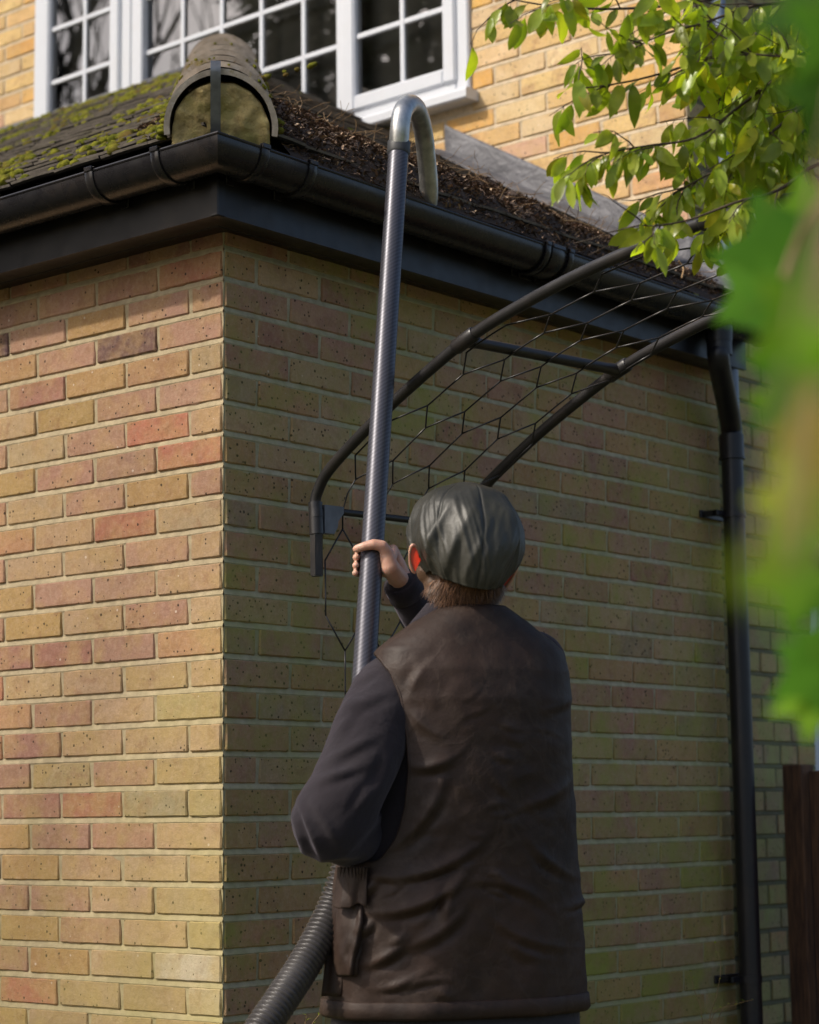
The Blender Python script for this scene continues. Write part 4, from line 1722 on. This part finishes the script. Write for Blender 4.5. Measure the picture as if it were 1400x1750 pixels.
hand = MB()
wrist = at(692, 1003, 4.60)
kn = [Q(.044, .030, .012), Q(.047, .036, -.008), Q(.045, .038, -.028), Q(.040, .036, -.045)]
for i, k_ in enumerate(kn):
    w_ = wrist + Uv * (.010 - .006 * i) + Fh * (-.006 + .004 * i)
    hand.limb([w_, w_.lerp(k_, .55), k_], [.020, .0165, .0125 - .0008 * i], 14)
# thenar and first web
hand.limb([wrist + Fh * -.008, Q(.040, -.004, -.032), Q(.031, -.018, -.002)], [.021, .021, .015], 14)
hand.limb([Q(.040, .004, -.012), Q(.044, .020, .006)], [.014, .0125], 12)
hand.limb([wrist, Q(.046, .014, -.035)], [.022, .016], 12)
fr_ = [.0088, .0090, .0086, .0076]
tips = [(.010, .004), (-.0045, -.004), (-.0245, -.0065), (-.0425, -.0025)]
for i in range(4):
    uu = [.012, -.0065, -.0255, -.0430][i]
    r0 = fr_[i]
    ring = [kn[i], Q(.026, .040, uu + .002), Q(.002, .0385, uu + .001), Q(-.020, .030, uu), Q(-.0325, .014, uu - .001), Q(-.0335, -.003, uu - .002), Q(-.0325, -.008, uu - .002)]
    hand.limb(ring, [r0 * 1.18, r0 * 1.05, r0 * 1.08, r0, r0 * .98, r0 * .93, r0 * .82], 12)
th = [Q(.034, -.016, -.004), Q(.022, -.032, .013), Q(.004, -.0365, .0165), Q(-.016, -.0345, .013), Q(-.031, -.0275, .0085), Q(-.0345, -.0255, .0075)]
hand.limb(th, [.0150, .0125, .0118, .0098, .0092, .0078], 14)
fore = at(735, 1085, 4.70)
hand.limb([wrist, wrist.lerp(fore, .5), fore], [.0255, .030, .036], 18)
hm = remesh(hand, .0022, 5)
skin.add(hm.v, hm.f, 0)
# thumb nail
nm = MB()
nm.ball(Q(-.0295, -.0345, .0115), .0058, 1.15, .38, .85, 12, 8, Matrix.Rotation(rad(0), 3, 'Z'))
skin.add(nm.v, nm.f, 2)
# left hand low on the hose joint (behind the body)
lh = MB()
lw = at(668, 1412, 4.40)
gp = pa.lerp(pb, .955)
for i in range(4):
    o_ = -dpn * (.02 - .02 * i)
    lh.limb([lw + o_ * .5, gp + Rh * .045 + o_ - Fh * .01, gp + Rh * .03 - Fh * .034 + o_, gp - Rh * .01 - Fh * .038 + o_, gp - Rh * .036 - Fh * .012 + o_], [.018, .0125, .0098, .009, .008], 12)
lh.limb([lw, gp + Rh * .04 + Fh * .02 - dpn * .02, gp + Rh * .01 + Fh * .038 - dpn * .03, gp - Rh * .02 + Fh * .03 - dpn * .032], [.019, .014, .011, .009], 12)
lm = remesh(lh, .003, 5)
skin.add(lm.v, lm.f, 0)
# hidden torso and limbs under the clothes, coarse
tb = MB()
def torso_pt(z): return foot + Vector((0, 0, z))
tb.limb([nk1 + Vector((0, 0, -.05)), torso_pt(1.24), torso_pt(1.05), torso_pt(.92)], [.06, .11, .11, .12], 20)
for s_ in (-1, 1):
    tb.limb([foot + Xm * s_ * .09 + Vector((0, 0, .88)), foot + Xm * s_ * .10 + Vector((0, 0, .48)) + Ym * .01, foot + Xm * s_ * .11 + Vector((0, 0, .08))], [.095, .058, .042], 14)
    tb.limb([foot + Xm * s_ * .11 + Vector((0, 0, .05)), foot + Xm * s_ * .12 + Ym * .14 + Vector((0, 0, .04))], [.042, .036], 12)
tm = remesh(tb, .012, 3)
skin.add(tm.v, tm.f, 0)
man = skin.build('person', [M_SKIN, M_EAR, M_NAIL], None, True, loc=foot)
tag(man, 'person seen from behind in flat cap and brown waistcoat, gripping the pole', 'person')

# hair on the nape and sides
hr_ = MB()
rh = random.Random(3)
ctr = H(0, -.012, .0)
for k in range(16000):
    # direction on the back half of the head, in head frame
    a = rh.uniform(-2.05, 2.05)                    # around, 0 = straight back
    zz = rh.uniform(-.100, .0)
    if abs(a) > 1.35 and zz < -.045:
        continue
    if zz < -.088 + .012 * abs(a):
        continue
    x = math.sin(a)
    y = -math.cos(a)
    # surface radius of skull or neck at this height

    k1 = np.interp(zz, [-.09, -.07, -.045, -.02, .03], [.066, .070, .079, .088, .094])
    P = H(x * k1 * 1.0, y * k1 * 1.0 - .014, zz)
    if (P - (at(798, 915, DM + .005))).dot((Vector((0, 0, 1)) + Fh * .16).normalized()) > -.098: continue
    outw = (hrt * x + hfw * y).normalized()
    d = (-hup * 1.0 + outw * .35 + hrt * (rh.uniform(-.35, .35) + x * -.15) + outw * rh.uniform(-.1, .25)).normalized()
    L = rh.uniform(.016, .036)
    wdt = .0007
    sd5 = d.cross(outw).normalized() * wdt
    j = rh.uniform(.55, 1.5)
    cc = rh.choice([(.105, .046, .020), (.165, .080, .036), (.06, .028, .013)])
    hr_.col = tuple(q * j for q in cc)
    p1, p2 = P + d * L * .5 + outw * .003, P + d * L + outw * rh.uniform(.0, .004) - outw * .001
    hr_.add([P - sd5, P + sd5, p1 + sd5, p1 - sd5, p2], [(0, 1, 2, 3), (3, 2, 4)])
# under layer so no scalp shows
und = MB()
und.ball(H(0, -.012, -.02), .080, .84, .92, .84, 24, 14, HR)
und.ball(H(0, -.036, -.045), .063, 1.08, .76, .70, 20, 12, HR)
und.ball(H(-.048, -.012, -.040), .034, .8, 1.1, 1.2, 16, 10, HR)
und.ball(H(.048, -.012, -.040), .034, .8, 1.1, 1.2, 16, 10, HR)
und.ball(at(731, 977, DM + .0), .024, 1, 1, 1.1, 16, 10)
und.ball(at(742, 1000, DM - .01), .022, 1, 1, 1.2, 16, 10)
um = remesh(und, .005, 4)
hr_.col = (.085, .048, .028)
hr_.add(um.v, um.f)
hr_.build('hair', M_HAIR, man, False, True)

def seg_h(px, py, L_):
    h = 0
    for (x0, y0, x1, y1, am, wd) in L_:
        dx, dy = x1 - x0, y1 - y0
        L2 = dx * dx + dy * dy
        t = ((px - x0) * dx + (py - y0) * dy) / L2
        tt = min(1, max(0, t))
        side_ = (dx * (py - y0) - dy * (px - x0)) / math.sqrt(L2)
        env = math.exp(-((t - .5) / .42) ** 2)
        h += am * env * (math.exp(-(side_ / wd) ** 2) - .8 * math.exp(-((side_ - wd * 1.6) / wd) ** 2))
    return h


CF = [(822, 876, 796, 972, .0070, 5), (830, 880, 812, 960, -.004, 6), (742, 915, 756, 992, .0055, 6), (728, 900, 775, 868, .004, 7), (722, 925, 750, 890, .0045, 6), (765, 940, 800, 895, .0035, 7), (705, 870, 760, 850, .003, 7),
      (860, 985, 885, 925, .005, 6), (845, 930, 880, 880, .0035, 7), (770, 990, 765, 940, .004, 6), (825, 1000, 838, 955, .004, 6), (735, 965, 720, 925, .004, 5), (800, 838, 845, 832, .005, 6), (850, 850, 885, 885, .004, 6)]


# cap: full eight-panel crown drooping at the back, with band and peak
cp = MB()
cc_ = at(798, 915, DM + .005)
cn = (Vector((0, 0, 1)) + Fh * .16 + Rh * .05).normalized()            # crown axis
cx = hrt
cyv = cn.cross(cx).normalized() * -1                 # backwards
cyv = cn.cross(cx).normalized()                      # forwards
NA, NB = 300, 110
folds = [(rh.uniform(0, 2 * math.pi), rh.uniform(.10, .34), rh.uniform(.2, 1.0)) for _ in range(40)]
for i in range(NB + 1):
    t = i / NB                                       # 0 top, 1 band
    sec = []
    for j in range(NA):
        a = 2 * math.pi * j / NA
        # profile: flat top, wide overhang, tucks under to the band
        ph = t * rad(142)
        r = .117 * math.sin(ph) ** .80 if ph > 0 else 0
        h = .107 * math.cos(ph) * (1 if ph < math.pi / 2 else .98)
        back = max(0, -math.sin(a))                  # back of the head side
        r *= 1 + .02 * back
        h -= .012 * back * math.sin(ph) + .040 * back ** 1.3 * t ** 1.6
        pl = 0
        # panel seams
        sm_ = abs(math.sin(a * 4 + .2))
        pl -= .0030 * math.exp(-(sm_ / .10) ** 2) * math.sin(ph)
        # gathers from the band upwards
        g_ = max(0, (t - .35) / .65)
        pl += .0045 * g_ * noise.noise(Vector((math.cos(a) * 7, math.sin(a) * 7, t * 1.2)))
        pl += .0011 * g_ * math.sin(a * 17 + 3 * noise.noise(Vector((math.cos(a) * 2, math.sin(a) * 2, 0))))
        for (fa, fw, fh) in folds:
            da = (a - fa + math.pi) % (2 * math.pi) - math.pi
            cen = .45 + .35 * fh
            pl += .0052 * fh * math.exp(-((da + (1.1 if fw > .2 else -.8) * (t - cen)) / (fw * .32)) ** 2) * math.exp(-((t - cen) / .24) ** 2)
        pl += .0065 * noise.noise(Vector((math.cos(a) * 2.0 * r * 9, math.sin(a) * 2.0 * r * 9, h * 16)))
        rr2 = max(.0005, r + pl)
        pt_ = cc_ + cx * math.cos(a) * rr2 + cyv * math.sin(a) * rr2 * 1.03 + cn * (h + pl * .6 * math.cos(ph))
        if math.sin(a) > -.3 and i > 6:
            ux, uy = proj(pt_)
            pt_ += (pt_ - cc_).normalized() * seg_h(ux, uy, CF)
        sec.append(pt_)
    cp.loft([sec, sec], True, False) if False else None
    if i == 0:
        allsec = []
    allsec.append(sec)
cen = sum((Vector(p) for p in allsec[-1]), Vector()) / NA
for k_, h_ in ((.985, -.004), (.955, -.003), (.92, .008), (.90, .03)):
    allsec.append([cen + (Vector(p) - cen) * k_ + cn * h_ for p in allsec[NB]])
cp.loft(allsec, True, True)
capo = cp.build('flat_cap', M_CAP, man, True)
b = MB()
b.ball(cc_ + cn * .097, .008, 1, 1, .5, 12, 8, HR)
b.build('cap_button', M_CAP, capo, True)
b = MB()                                            # stiff peak over the brow
secs = []
for t, rr3 in ((0, .088), (.5, .120), (1, .150)):
    secs.append([H(math.sin(a) * rr3 * .85, math.cos(a) * rr3 * (.9 + .1 * t) + .0, .045 - .022 * t + .008 * math.cos(a)) for a in [rad(-50 + 100 * k / 16) for k in range(17)]])
b.loft(secs, False, False)
bo = b.build('cap_peak', M_CAP, capo, True)
bo.modifiers.new('s', 'SOLIDIFY').thickness = .005

# waistcoat ---------------------------------------------------------
TS = [  # photo row, left, right silhouette, half depth, centre depth shift
    (1040, 748, 862, .066, .004), (1050, 732, 878, .076, .004), (1064, 712, 898, .084, .004), (1080, 689, 918, .090, .002), (1098, 664, 942, .097, .0), (1115, 645, 960, .106, .0),
    (1150, 634, 969, .124, 0), (1200, 626, 973, .140, 0), (1300, 612, 973, .152, 0), (1400, 596, 981, .158, 0),
    (1480, 580, 986, .160, 0), (1600, 566, 993, .166, 0), (1722, 560, 1000, .172, 0)]
NZ, NP = 220, 340
vest = MB()
CT, ST = math.cos(TH), math.sin(TH)
FOLD = [  # (phi0,y0)-(phi1,y1) in photo px rows along the back, amplitude, width;  u is px column on the back
    (700, 1310, 780, 1290, .006, 13), (660, 1500, 830, 1430, .010, 12), (640, 1560, 790, 1500, .011, 13), (790, 1500, 760, 1580, .009, 12), (690, 1620, 800, 1540, .008, 14),
    (800, 1505, 930, 1545, .006, 12), (900, 1430, 985, 1500, .005, 11), (670, 1450, 760, 1320, .008, 15), (620, 1650, 700, 1600, .008, 12), (860, 1600, 930, 1640, .004, 14),
    (700, 1210, 760, 1260, .004, 14), (740, 1130, 700, 1200, .004, 13), (600, 1530, 650, 1500, .008, 10), (610, 1600, 640, 1570, .008, 9), (830, 1560, 980, 1620, .004, 12), (640, 1690, 720, 1660, .006, 9), (880, 1380, 975, 1330, .004, 14)]


_rf = random.Random(14)
FOLD = [(a, b_, c, d, am * 1.15, wd * .72) for (a, b_, c, d, am, wd) in FOLD]
for _k in range(34):
    _y = _rf.uniform(1200, 1700)
    _x = _rf.uniform(590, 970)
    _a = rad(_rf.choice((-28, -35, -18, 14, -50)) + _rf.uniform(-14, 14)) if _x < 820 else rad(_rf.choice((15, 25, 40, -20)) + _rf.uniform(-12, 12))
    _l = _rf.uniform(30, 95)
    FOLD.append((_x, _y, _x + _l * math.cos(_a), _y + _l * math.sin(_a), _rf.uniform(.0012, .0042) * (1.2 if _y > 1430 else .6), _rf.uniform(4, 9)))


def fold_h(px, py):
    h = 0
    for (x0, y0, x1, y1, am, wd) in FOLD:
        dx, dy = x1 - x0, y1 - y0
        L2 = dx * dx + dy * dy
        t = ((px - x0) * dx + (py - y0) * dy) / L2
        if t < -.4 or t > 1.4:
            continue
        L_ = math.sqrt(L2)
        bow = .10 * L_ * (4 * (t - .5) ** 2 - 1) * (1 if (x0 + y0) % 2 < 1 else -1)
        sd_ = (dx * (py - y0) - dy * (px - x0)) / L_ + bow
        if abs(sd_) > wd * 5:
            continue
        env = math.exp(-((t - .5) / .40) ** 2 * 1.2)
        a_ = math.exp(-(math.sqrt(sd_ * sd_ + 2.2) - 1.5) / (wd * (.55 if sd_ > 0 else 1.1)))
        h += am * env * (a_ - .45 * math.exp(-((sd_ - wd * 1.7) / (wd * .9)) ** 2))
    return h


def torso(y, grow=0.0, fold=True):
    Lx, Rx, hb, sh = lerp(TS, y)
    a_, b_ = at(Lx, y, DM), at(Rx, y, DM)
    c_ = (a_ + b_) / 2 + Fh * sh
    zc = at((Lx + Rx) / 2, y, DM).z
    W = (b_ - a_).length / 2
    A = math.sqrt(max(.0004, W * W - (hb * ST) ** 2)) / CT
    sec = []
    for k in range(NP):
        ph = 2 * math.pi * k / NP
        cs_, sn = math.cos(ph), math.sin(ph)
        e_ = .86
        X = math.copysign(abs(cs_) ** e_, cs_) * (A + grow)
        Y = math.copysign(abs(sn) ** e_, sn) * (hb + grow)
        P = c_ + Xm * X + Ym * Y
        P.z = zc
        nrm = (Xm * cs_ / A + Ym * sn / hb).normalized()
        if fold:
            qx, qy = proj(P)
            if nrm.dot(Fh) < .25:
                P += nrm * fold_h(qx, qy) * 1.25
            P += nrm * (.0045 * noise.noise(P * 7) + .0022 * noise.noise(P * 19) + .0010 * noise.noise(P * 42))
            if y > 1560:
                P += nrm * .004 * math.sin(ph * 9 + 2 * noise.noise(P * 4)) * (y - 1560) / 160
        sec.append(P)
    return sec


ys = [1040 + (1722 - 1040) * (k / NZ) for k in range(NZ + 1)]
secs = [torso(y) for y in ys]


AHL = [(1108, 600), (1118, 642), (1150, 668), (1195, 686), (1250, 695), (1310, 699), (1370, 695), (1430, 680), (1470, 650), (1478, 600)]
AHR = [(1090, 1000), (1100, 948), (1125, 966), (1160, 985), (1240, 992), (1330, 985), (1400, 1010)]


def arm_cut(P):
    q = Vector(P) - foot
    X, Y = q.dot(Xm), q.dot(Ym)
    px_, py_ = proj(P)
    if X < -.06 and 1108 < py_ < 1478 and Y < .11:
        return px_ < lerp(AHL, py_)[0]
    if X > .10 and Y > -.02 and Y < .12 and 1095 < py_ < 1330:
        return X > .15
    return False


n = NP
vs = [p for s_ in secs for p in s_]
fs = []
for i in range(NZ):
    for j in range(n):
        k = (j + 1) % n
        c4 = (vs[i * n + j] + vs[(i + 1) * n + k]) / 2
        if arm_cut(c4):
            continue
        fs.append((i * n + j, i * n + k, (i + 1) * n + k, (i + 1) * n + j))
vest.add(vs, fs)
# hem band
hb_ = [torso(y, g_) for y, g_ in ((1700, .001), (1702, .004), (1722, .005), (1726, .002), (1722, -.003))]
vest.loft(hb_, True, False)
vo = vest.build('waistcoat', M_VEST, man, True)
md = vo.modifiers.new('s', 'SOLIDIFY')
md.thickness = .004
md.offset = -1
# armhole binding: follow boundary loops of the cut
bm = bmesh.new()
bm.from_mesh(vo.data)
adj = {}
for e in bm.edges:
    if e.is_boundary:
        z = (e.verts[0].co.z + e.verts[1].co.z) / 2
        a, c = e.verts[0].index, e.verts[1].index
        adj.setdefault(a, []).append(c)
        adj.setdefault(c, []).append(a)
loops, seen = [], set()
for s0 in adj:
    if s0 in seen: continue
    lp, cur, prev = [s0], s0, None
    seen.add(s0)
    while True:
        nx_ = [q for q in adj[cur] if q != prev and q not in seen]
        if not nx_: break
        prev, cur = cur, nx_[0]
        seen.add(cur)
        lp.append(cur)
    loops.append(lp)
bm.verts.ensure_lookup_table()
for lp in loops:
    P = [Vector(bm.verts[i].co) + foot for i in lp]
    zs_ = [p.z for p in P]
    if len(P) > 30 and max(zs_) - min(zs_) > .08:
        m = len(P)
        for it in range(10):
            P = [(P[i - 1] + P[i] * 2 + P[(i + 1) % m]) / 4 for i in range(m)]
        P = P[::3]
        P.append(P[0])
        b = MB()
        cen = sum(P[:-1], Vector()) / (len(P) - 1)
        P = [p + (p - cen).normalized() * .003 for p in P]
        b.tube(P, .0036, 8)
        P2 = [p + (p - cen).normalized() * .010 - Fh * .0005 for p in P]
        b.build('armhole_binding', M_VEST, vo, True)
bm.free()
# seams: side seam and hem stitching as thin raised cords
for xs in ([(655, 1455), (648, 1500), (645, 1560), (650, 1610), (645, 1660), (650, 1716)], [(925, 1345), (922, 1450), (925, 1560), (928, 1640), (930, 1716)], [(700, 1300), (712, 1360), (722, 1400)]):
    P = []
    for (x, y) in xs:
        sec = torso(y, .0002)
        cs3 = sum(sec, Vector()) / len(sec)
        vis = [p for p in sec if (p - cs3).dot(Fh) < -.05]
        P.append(min(vis, key=lambda p: abs(proj(p)[0] - x)))
    b = MB()
    b.tube(crom(P, 8), .0010, 6)
    b.build('seam', M_VEST, vo, True)
# bellows pocket with a gathered flap on the left side
def patch(cols, rows_, fn, name, mat, parent, th=.004):
    b = MB()
    vs = [fn(i / (cols - 1), j / (rows_ - 1)) for j in range(rows_) for i in range(cols)]
    b.add(vs, [(j * cols + i, j * cols + i + 1, (j + 1) * cols + i + 1, (j + 1) * cols + i) for j in range(rows_ - 1) for i in range(cols - 1)])
    o = b.build(name, mat, parent, True)
    m_ = o.modifiers.new('s', 'SOLIDIFY')
    m_.thickness = th
    m_.offset = 0
    return o


pk = lambda u, v: at(np.interp(v, [0, .4, .8, 1], [578, 574, 571, 574]) + (np.interp(v, [0, .3, .6, 1], [46, 50, 48, 40])) * u, 1545 + 122 * v,
                     4.150 - .030 * math.sin(math.pi * min(1, max(0, u))) ** .5 * (.6 + .5 * v) - .012 * math.sin(math.pi * v) + .05 * (1 - u) ** 2 + .006 * noise.noise(Vector((u * 4, v * 5, 2))) - .008 * math.exp(-((u - .75 + .25 * (v - .5)) / .09) ** 2) + .006 * math.exp(-((u - .9 + .25 * (v - .5)) / .07) ** 2))
patch(30, 36, pk, 'pocket', M_VEST, vo)
pf = lambda u, v: at(578 + 50 * u + (-9 * v if u < .3 else 4 * v) * (1 if u < .3 else 1) - 6 * v * (u > .7), 1482 + 66 * v + 5 * math.sin(u * 7) * v,
                     4.122 + .045 * (1 - u) ** 2 - .016 * v * math.sin(math.pi * min(1, u + .2)) + .0035 * math.sin(u * 55) * max(0, 1 - v * 2.6) + .006 * math.sin(u * 9 + v * 3) * v)
patch(60, 24, pf, 'pocket_flap', M_VEST, vo, .003)
# open front edge hanging forward on the left
ff = lambda u, v: at(np.interp(v, [0, .3, .7, 1], [580, 570, 557, 549]) + 34 * u, 1478 + 224 * v, 4.212 - .03 * u + .012 * math.sin(v * 5) + .008 * math.sin(u * 5))
patch(10, 30, ff, 'front_panel', M_VEST, vo, .004)

# collars
def ring(rows_, name, mat, parent, th, dq=.0, rise=.0):
    b = MB()
    secs = []
    for (y, xl, xr, kd) in rows_:
        a_, b2 = at(xl, y, DM), at(xr, y, DM)
        c_ = (a_ + b2) / 2 + Fh * dq
        W = (b2 - a_).length / 2
        secs.append([c_ + Rh * math.cos(p_) * W + Fh * math.sin(p_) * W * kd + Vector((0, 0, rise * math.cos(p_) + .003 * noise.noise(Vector((math.cos(p_) * 2, math.sin(p_) * 2, y * .03))))) for p_ in [2 * math.pi * k / 64 for k in range(64)]])
    b.loft(secs, True, False)
    o = b.build(name, mat, parent, True)
    o.modifiers.new('s', 'SOLIDIFY').thickness = th
    return o


ring(((1038, 732, 862, .74), (1052, 720, 870, .72), (1068, 706, 880, .70), (1088, 692, 890, .68)), 'fleece_collar', M_FLEECE, man, .006, .008, -.004)
ring(((1048, 735, 866, .80), (1060, 716, 878, .78), (1078, 696, 894, .74), (1098, 676, 912, .70)), 'collar', M_CORD, vo, .004, .010, -.006)

# fleece sleeves
sv = MB()
shL = [at(700, 1178, 4.29), at(668, 1186, 4.25), at(640, 1235, 4.19), at(618, 1295, 4.14), at(590, 1355, 4.11), at(564, 1402, 4.10), at(590, 1418, 4.16), at(625, 1420, 4.27), at(662, 1412, 4.39)]
sv.limb(shL, [.078, .080, .078, .076, .077, .079, .074, .058, .036], 22)
sl2 = remesh(sv, .005, 14)
sv2 = MB()
shR = [at(868, 1120, 4.33), at(912, 1135, 4.36), at(898, 1160, 4.46), at(840, 1165, 4.62), at(790, 1140, 4.72), at(745, 1090, 4.70), at(712, 1040, 4.635), at(690, 1004, 4.595)]
sv2.limb(shR, [.062, .070, .066, .062, .056, .048, .043, .037], 22)
sr2 = remesh(sv2, .006, 10)
SF = [(498, 1385, 528, 1478, .005, 6), (512, 1372, 552, 1470, .0055, 6), (530, 1365, 585, 1450, .0035, 8), (556, 1300, 640, 1258, .0042, 9), (542, 1335, 625, 1306, .004, 8), (585, 1215, 665, 1180, .0036, 9),
      (570, 1260, 612, 1210, .003, 8), (650, 1330, 600, 1400, .004, 9), (665, 1290, 640, 1370, .004, 8), (520, 1470, 620, 1462, .004, 7), (600, 1170, 640, 1145, .003, 7), (610, 1440, 660, 1380, .004, 8)]


slv = MB()
for src in (sl2, sr2):
    out = []
    me = src.mesh('t', M_DARK)
    nrm_ = [Vector(v.normal) for v in me.vertices]
    for v, nn in zip(src.v, nrm_):
        p = Vector(v)
        qx, qy = proj(p)
        h = .0045 * noise.noise(p * 11) + .0022 * noise.noise(p * 26)
        # creases round the bend of the elbow
        de = math.hypot(qx - 520, qy - 1390)
        h += seg_h(qx, qy, SF) * 1.2
        h += .0008 * math.sin((qx * .8 - qy * .35) * .16 + 3 * noise.noise(p * 8)) * math.exp(-(math.hypot(qx - 525, qy - 1400) / 45) ** 2)
        h += .0012 * math.sin((qy * .9 + qx * .45) * .055 + 3 * noise.noise(p * 6)) * max(0, min(1, (1400 - qy) / 200)) * .8
        out.append(tuple(p + nn * h))
    bpy.data.meshes.remove(me)
    slv.add(out, src.f)
slv.loft([torso(y, -.013, False) for y in range(1075, 1715, 16)], True, True)
slo = slv.build('fleece_sleeves', M_FLEECE, man, True)
# cuff
b = MB()
cd_ = (at(690, 1004, 4.595) - at(712, 1040, 4.635)).normalized()
c0_ = at(687, 999, 4.592)
b.tube([c0_ - cd_ * .03, c0_ + cd_ * .008, c0_ + cd_ * .012, c0_ + cd_ * .010], [.0425, .0400, .0375, .033], 28)
b.build('cuff', M_FLEECE, slo, True)

# trousers and boots
b = MB()
hips = torso(1722, -.012, False)
cz = at(780, 1722, DM)
b.loft([[p + Vector((0, 0, .12)) for p in hips], hips, [p + Vector((0, 0, -.09)) for p in hips]], True, True)
for s_ in (-1, 1):
    hipc = sum(hips, Vector()) / len(hips)
    b.limb([hipc + Xm * s_ * .105 + Vector((0, 0, -.05)), foot + Xm * s_ * .11 + Vector((0, 0, .42)) + Ym * .01, foot + Xm * s_ * .12 + Vector((0, 0, .09))], [.125, .095, .080], 18)
trm = remesh(b, .012, 4)
trm.build('trousers', M_TROU, man, True)
for s_ in (-1, 1):
    b = MB()
    f0 = foot + Xm * s_ * .12
    b.limb([f0 + Vector((0, 0, .12)), f0 + Vector((0, 0, .055)), f0 + Ym * .16 + Vector((0, 0, .042))], [.055, .055, .042], 14)
    bo_ = remesh(b, .008, 4)
    bo_.build('boot', simple('black boot', (.015, .013, .012), .4), man, True)


# ------------------------------------------------------------------ trees behind the camera (seen in the upstairs glass)
def tree_rec(mb_, P, d, L, r, lev, rg, up=.12):
    n_ = 4
    pts_, rs = [P], [r]
    for k in range(n_):
        d = (d + Vector((rg.uniform(-.22, .22), rg.uniform(-.22, .22), rg.uniform(-.1, .2) + up * .3))).normalized()
        pts_.append(pts_[-1] + d * L / n_)
        rs.append(r * (1 - .35 * (k + 1) / n_))
    mb_.tube(pts_, rs, 7 if lev < 2 else (5 if lev < 4 else 3), caps=False)
    if lev >= 5:
        return
    for k in range(4 if lev < 4 else 5):
        i = rg.randint(1, n_) if k else n_
        a = rg.uniform(0, 2 * math.pi)
        sp_ = rg.uniform(.45, .95)
        q = (d + Vector((math.cos(a), math.sin(a), rg.uniform(-.2, .5))) * sp_).normalized()
        tree_rec(mb_, pts_[i], q, L * rg.uniform(.62, .82), rs[i] * rg.uniform(.55, .75), lev + 1, rg, up)


rg = random.Random(2)
for (x, y, hh, lab) in ((-15.8, -9.0, 5.2, 'bare tree mirrored in the upstairs window, nearest the house of the three'), (-20.0, -12.5, 6.4, 'tallest bare tree, mirrored in the leftmost upstairs panes'), (-11.5, -14.0, 5.2, 'bare tree standing directly behind the dark evergreen'), (-5.6, -8.6, 3.9, 'slender bare tree between the sun and the front wall, right of the evergreen')):
    t = tag(empty('bare_tree', (x, y, 0)), lab, 'tree', 'bare trees across the garden')
    b = MB()
    tree_rec(b, Vector((x, y, 0)), Vector((0, 0, 1)), hh, .34 if hh > 4 else .14, 1, rg)
    b.build('trunk', M_BARK, t, True)
for (x, y, h_, rad_, lab) in ((-8.9, -8.0, 13.0, 2.6, 'dense dark evergreen tree mirrored in the right hand upstairs panes'),):
    t = tag(empty('evergreen_tree', (x, y, 0)), lab, 'tree')
    b = MB()
    b.tube([(x, y, 0), (x, y, h_ * .9)], [.22, .04], 8)
    b.build('trunk', M_BARK, t, True)
    b = MB()
    for k in range(14000):
        z = h_ * (.1 + .9 * rg.random() ** 1.2)
        rr4 = rad_ * math.sqrt(max(0, 1 - (2 * z / h_ - 1.0) ** 2 * .98)) * rg.random() ** .4
        a = rg.uniform(0, 2 * math.pi)
        P = Vector((x + math.cos(a) * rr4, y + math.sin(a) * rr4, z))
        j = rg.uniform(.6, 1.2)
        b.col = (j, j, j)
        leaf(b, P, Vector((math.cos(a), math.sin(a), rg.uniform(-.8, .3))), Vector((rg.uniform(-1, 1), rg.uniform(-1, 1), 1)), rg.uniform(.25, .5), .16, .2, 3)
    b.build('crown', M_EVER, t, False, True)
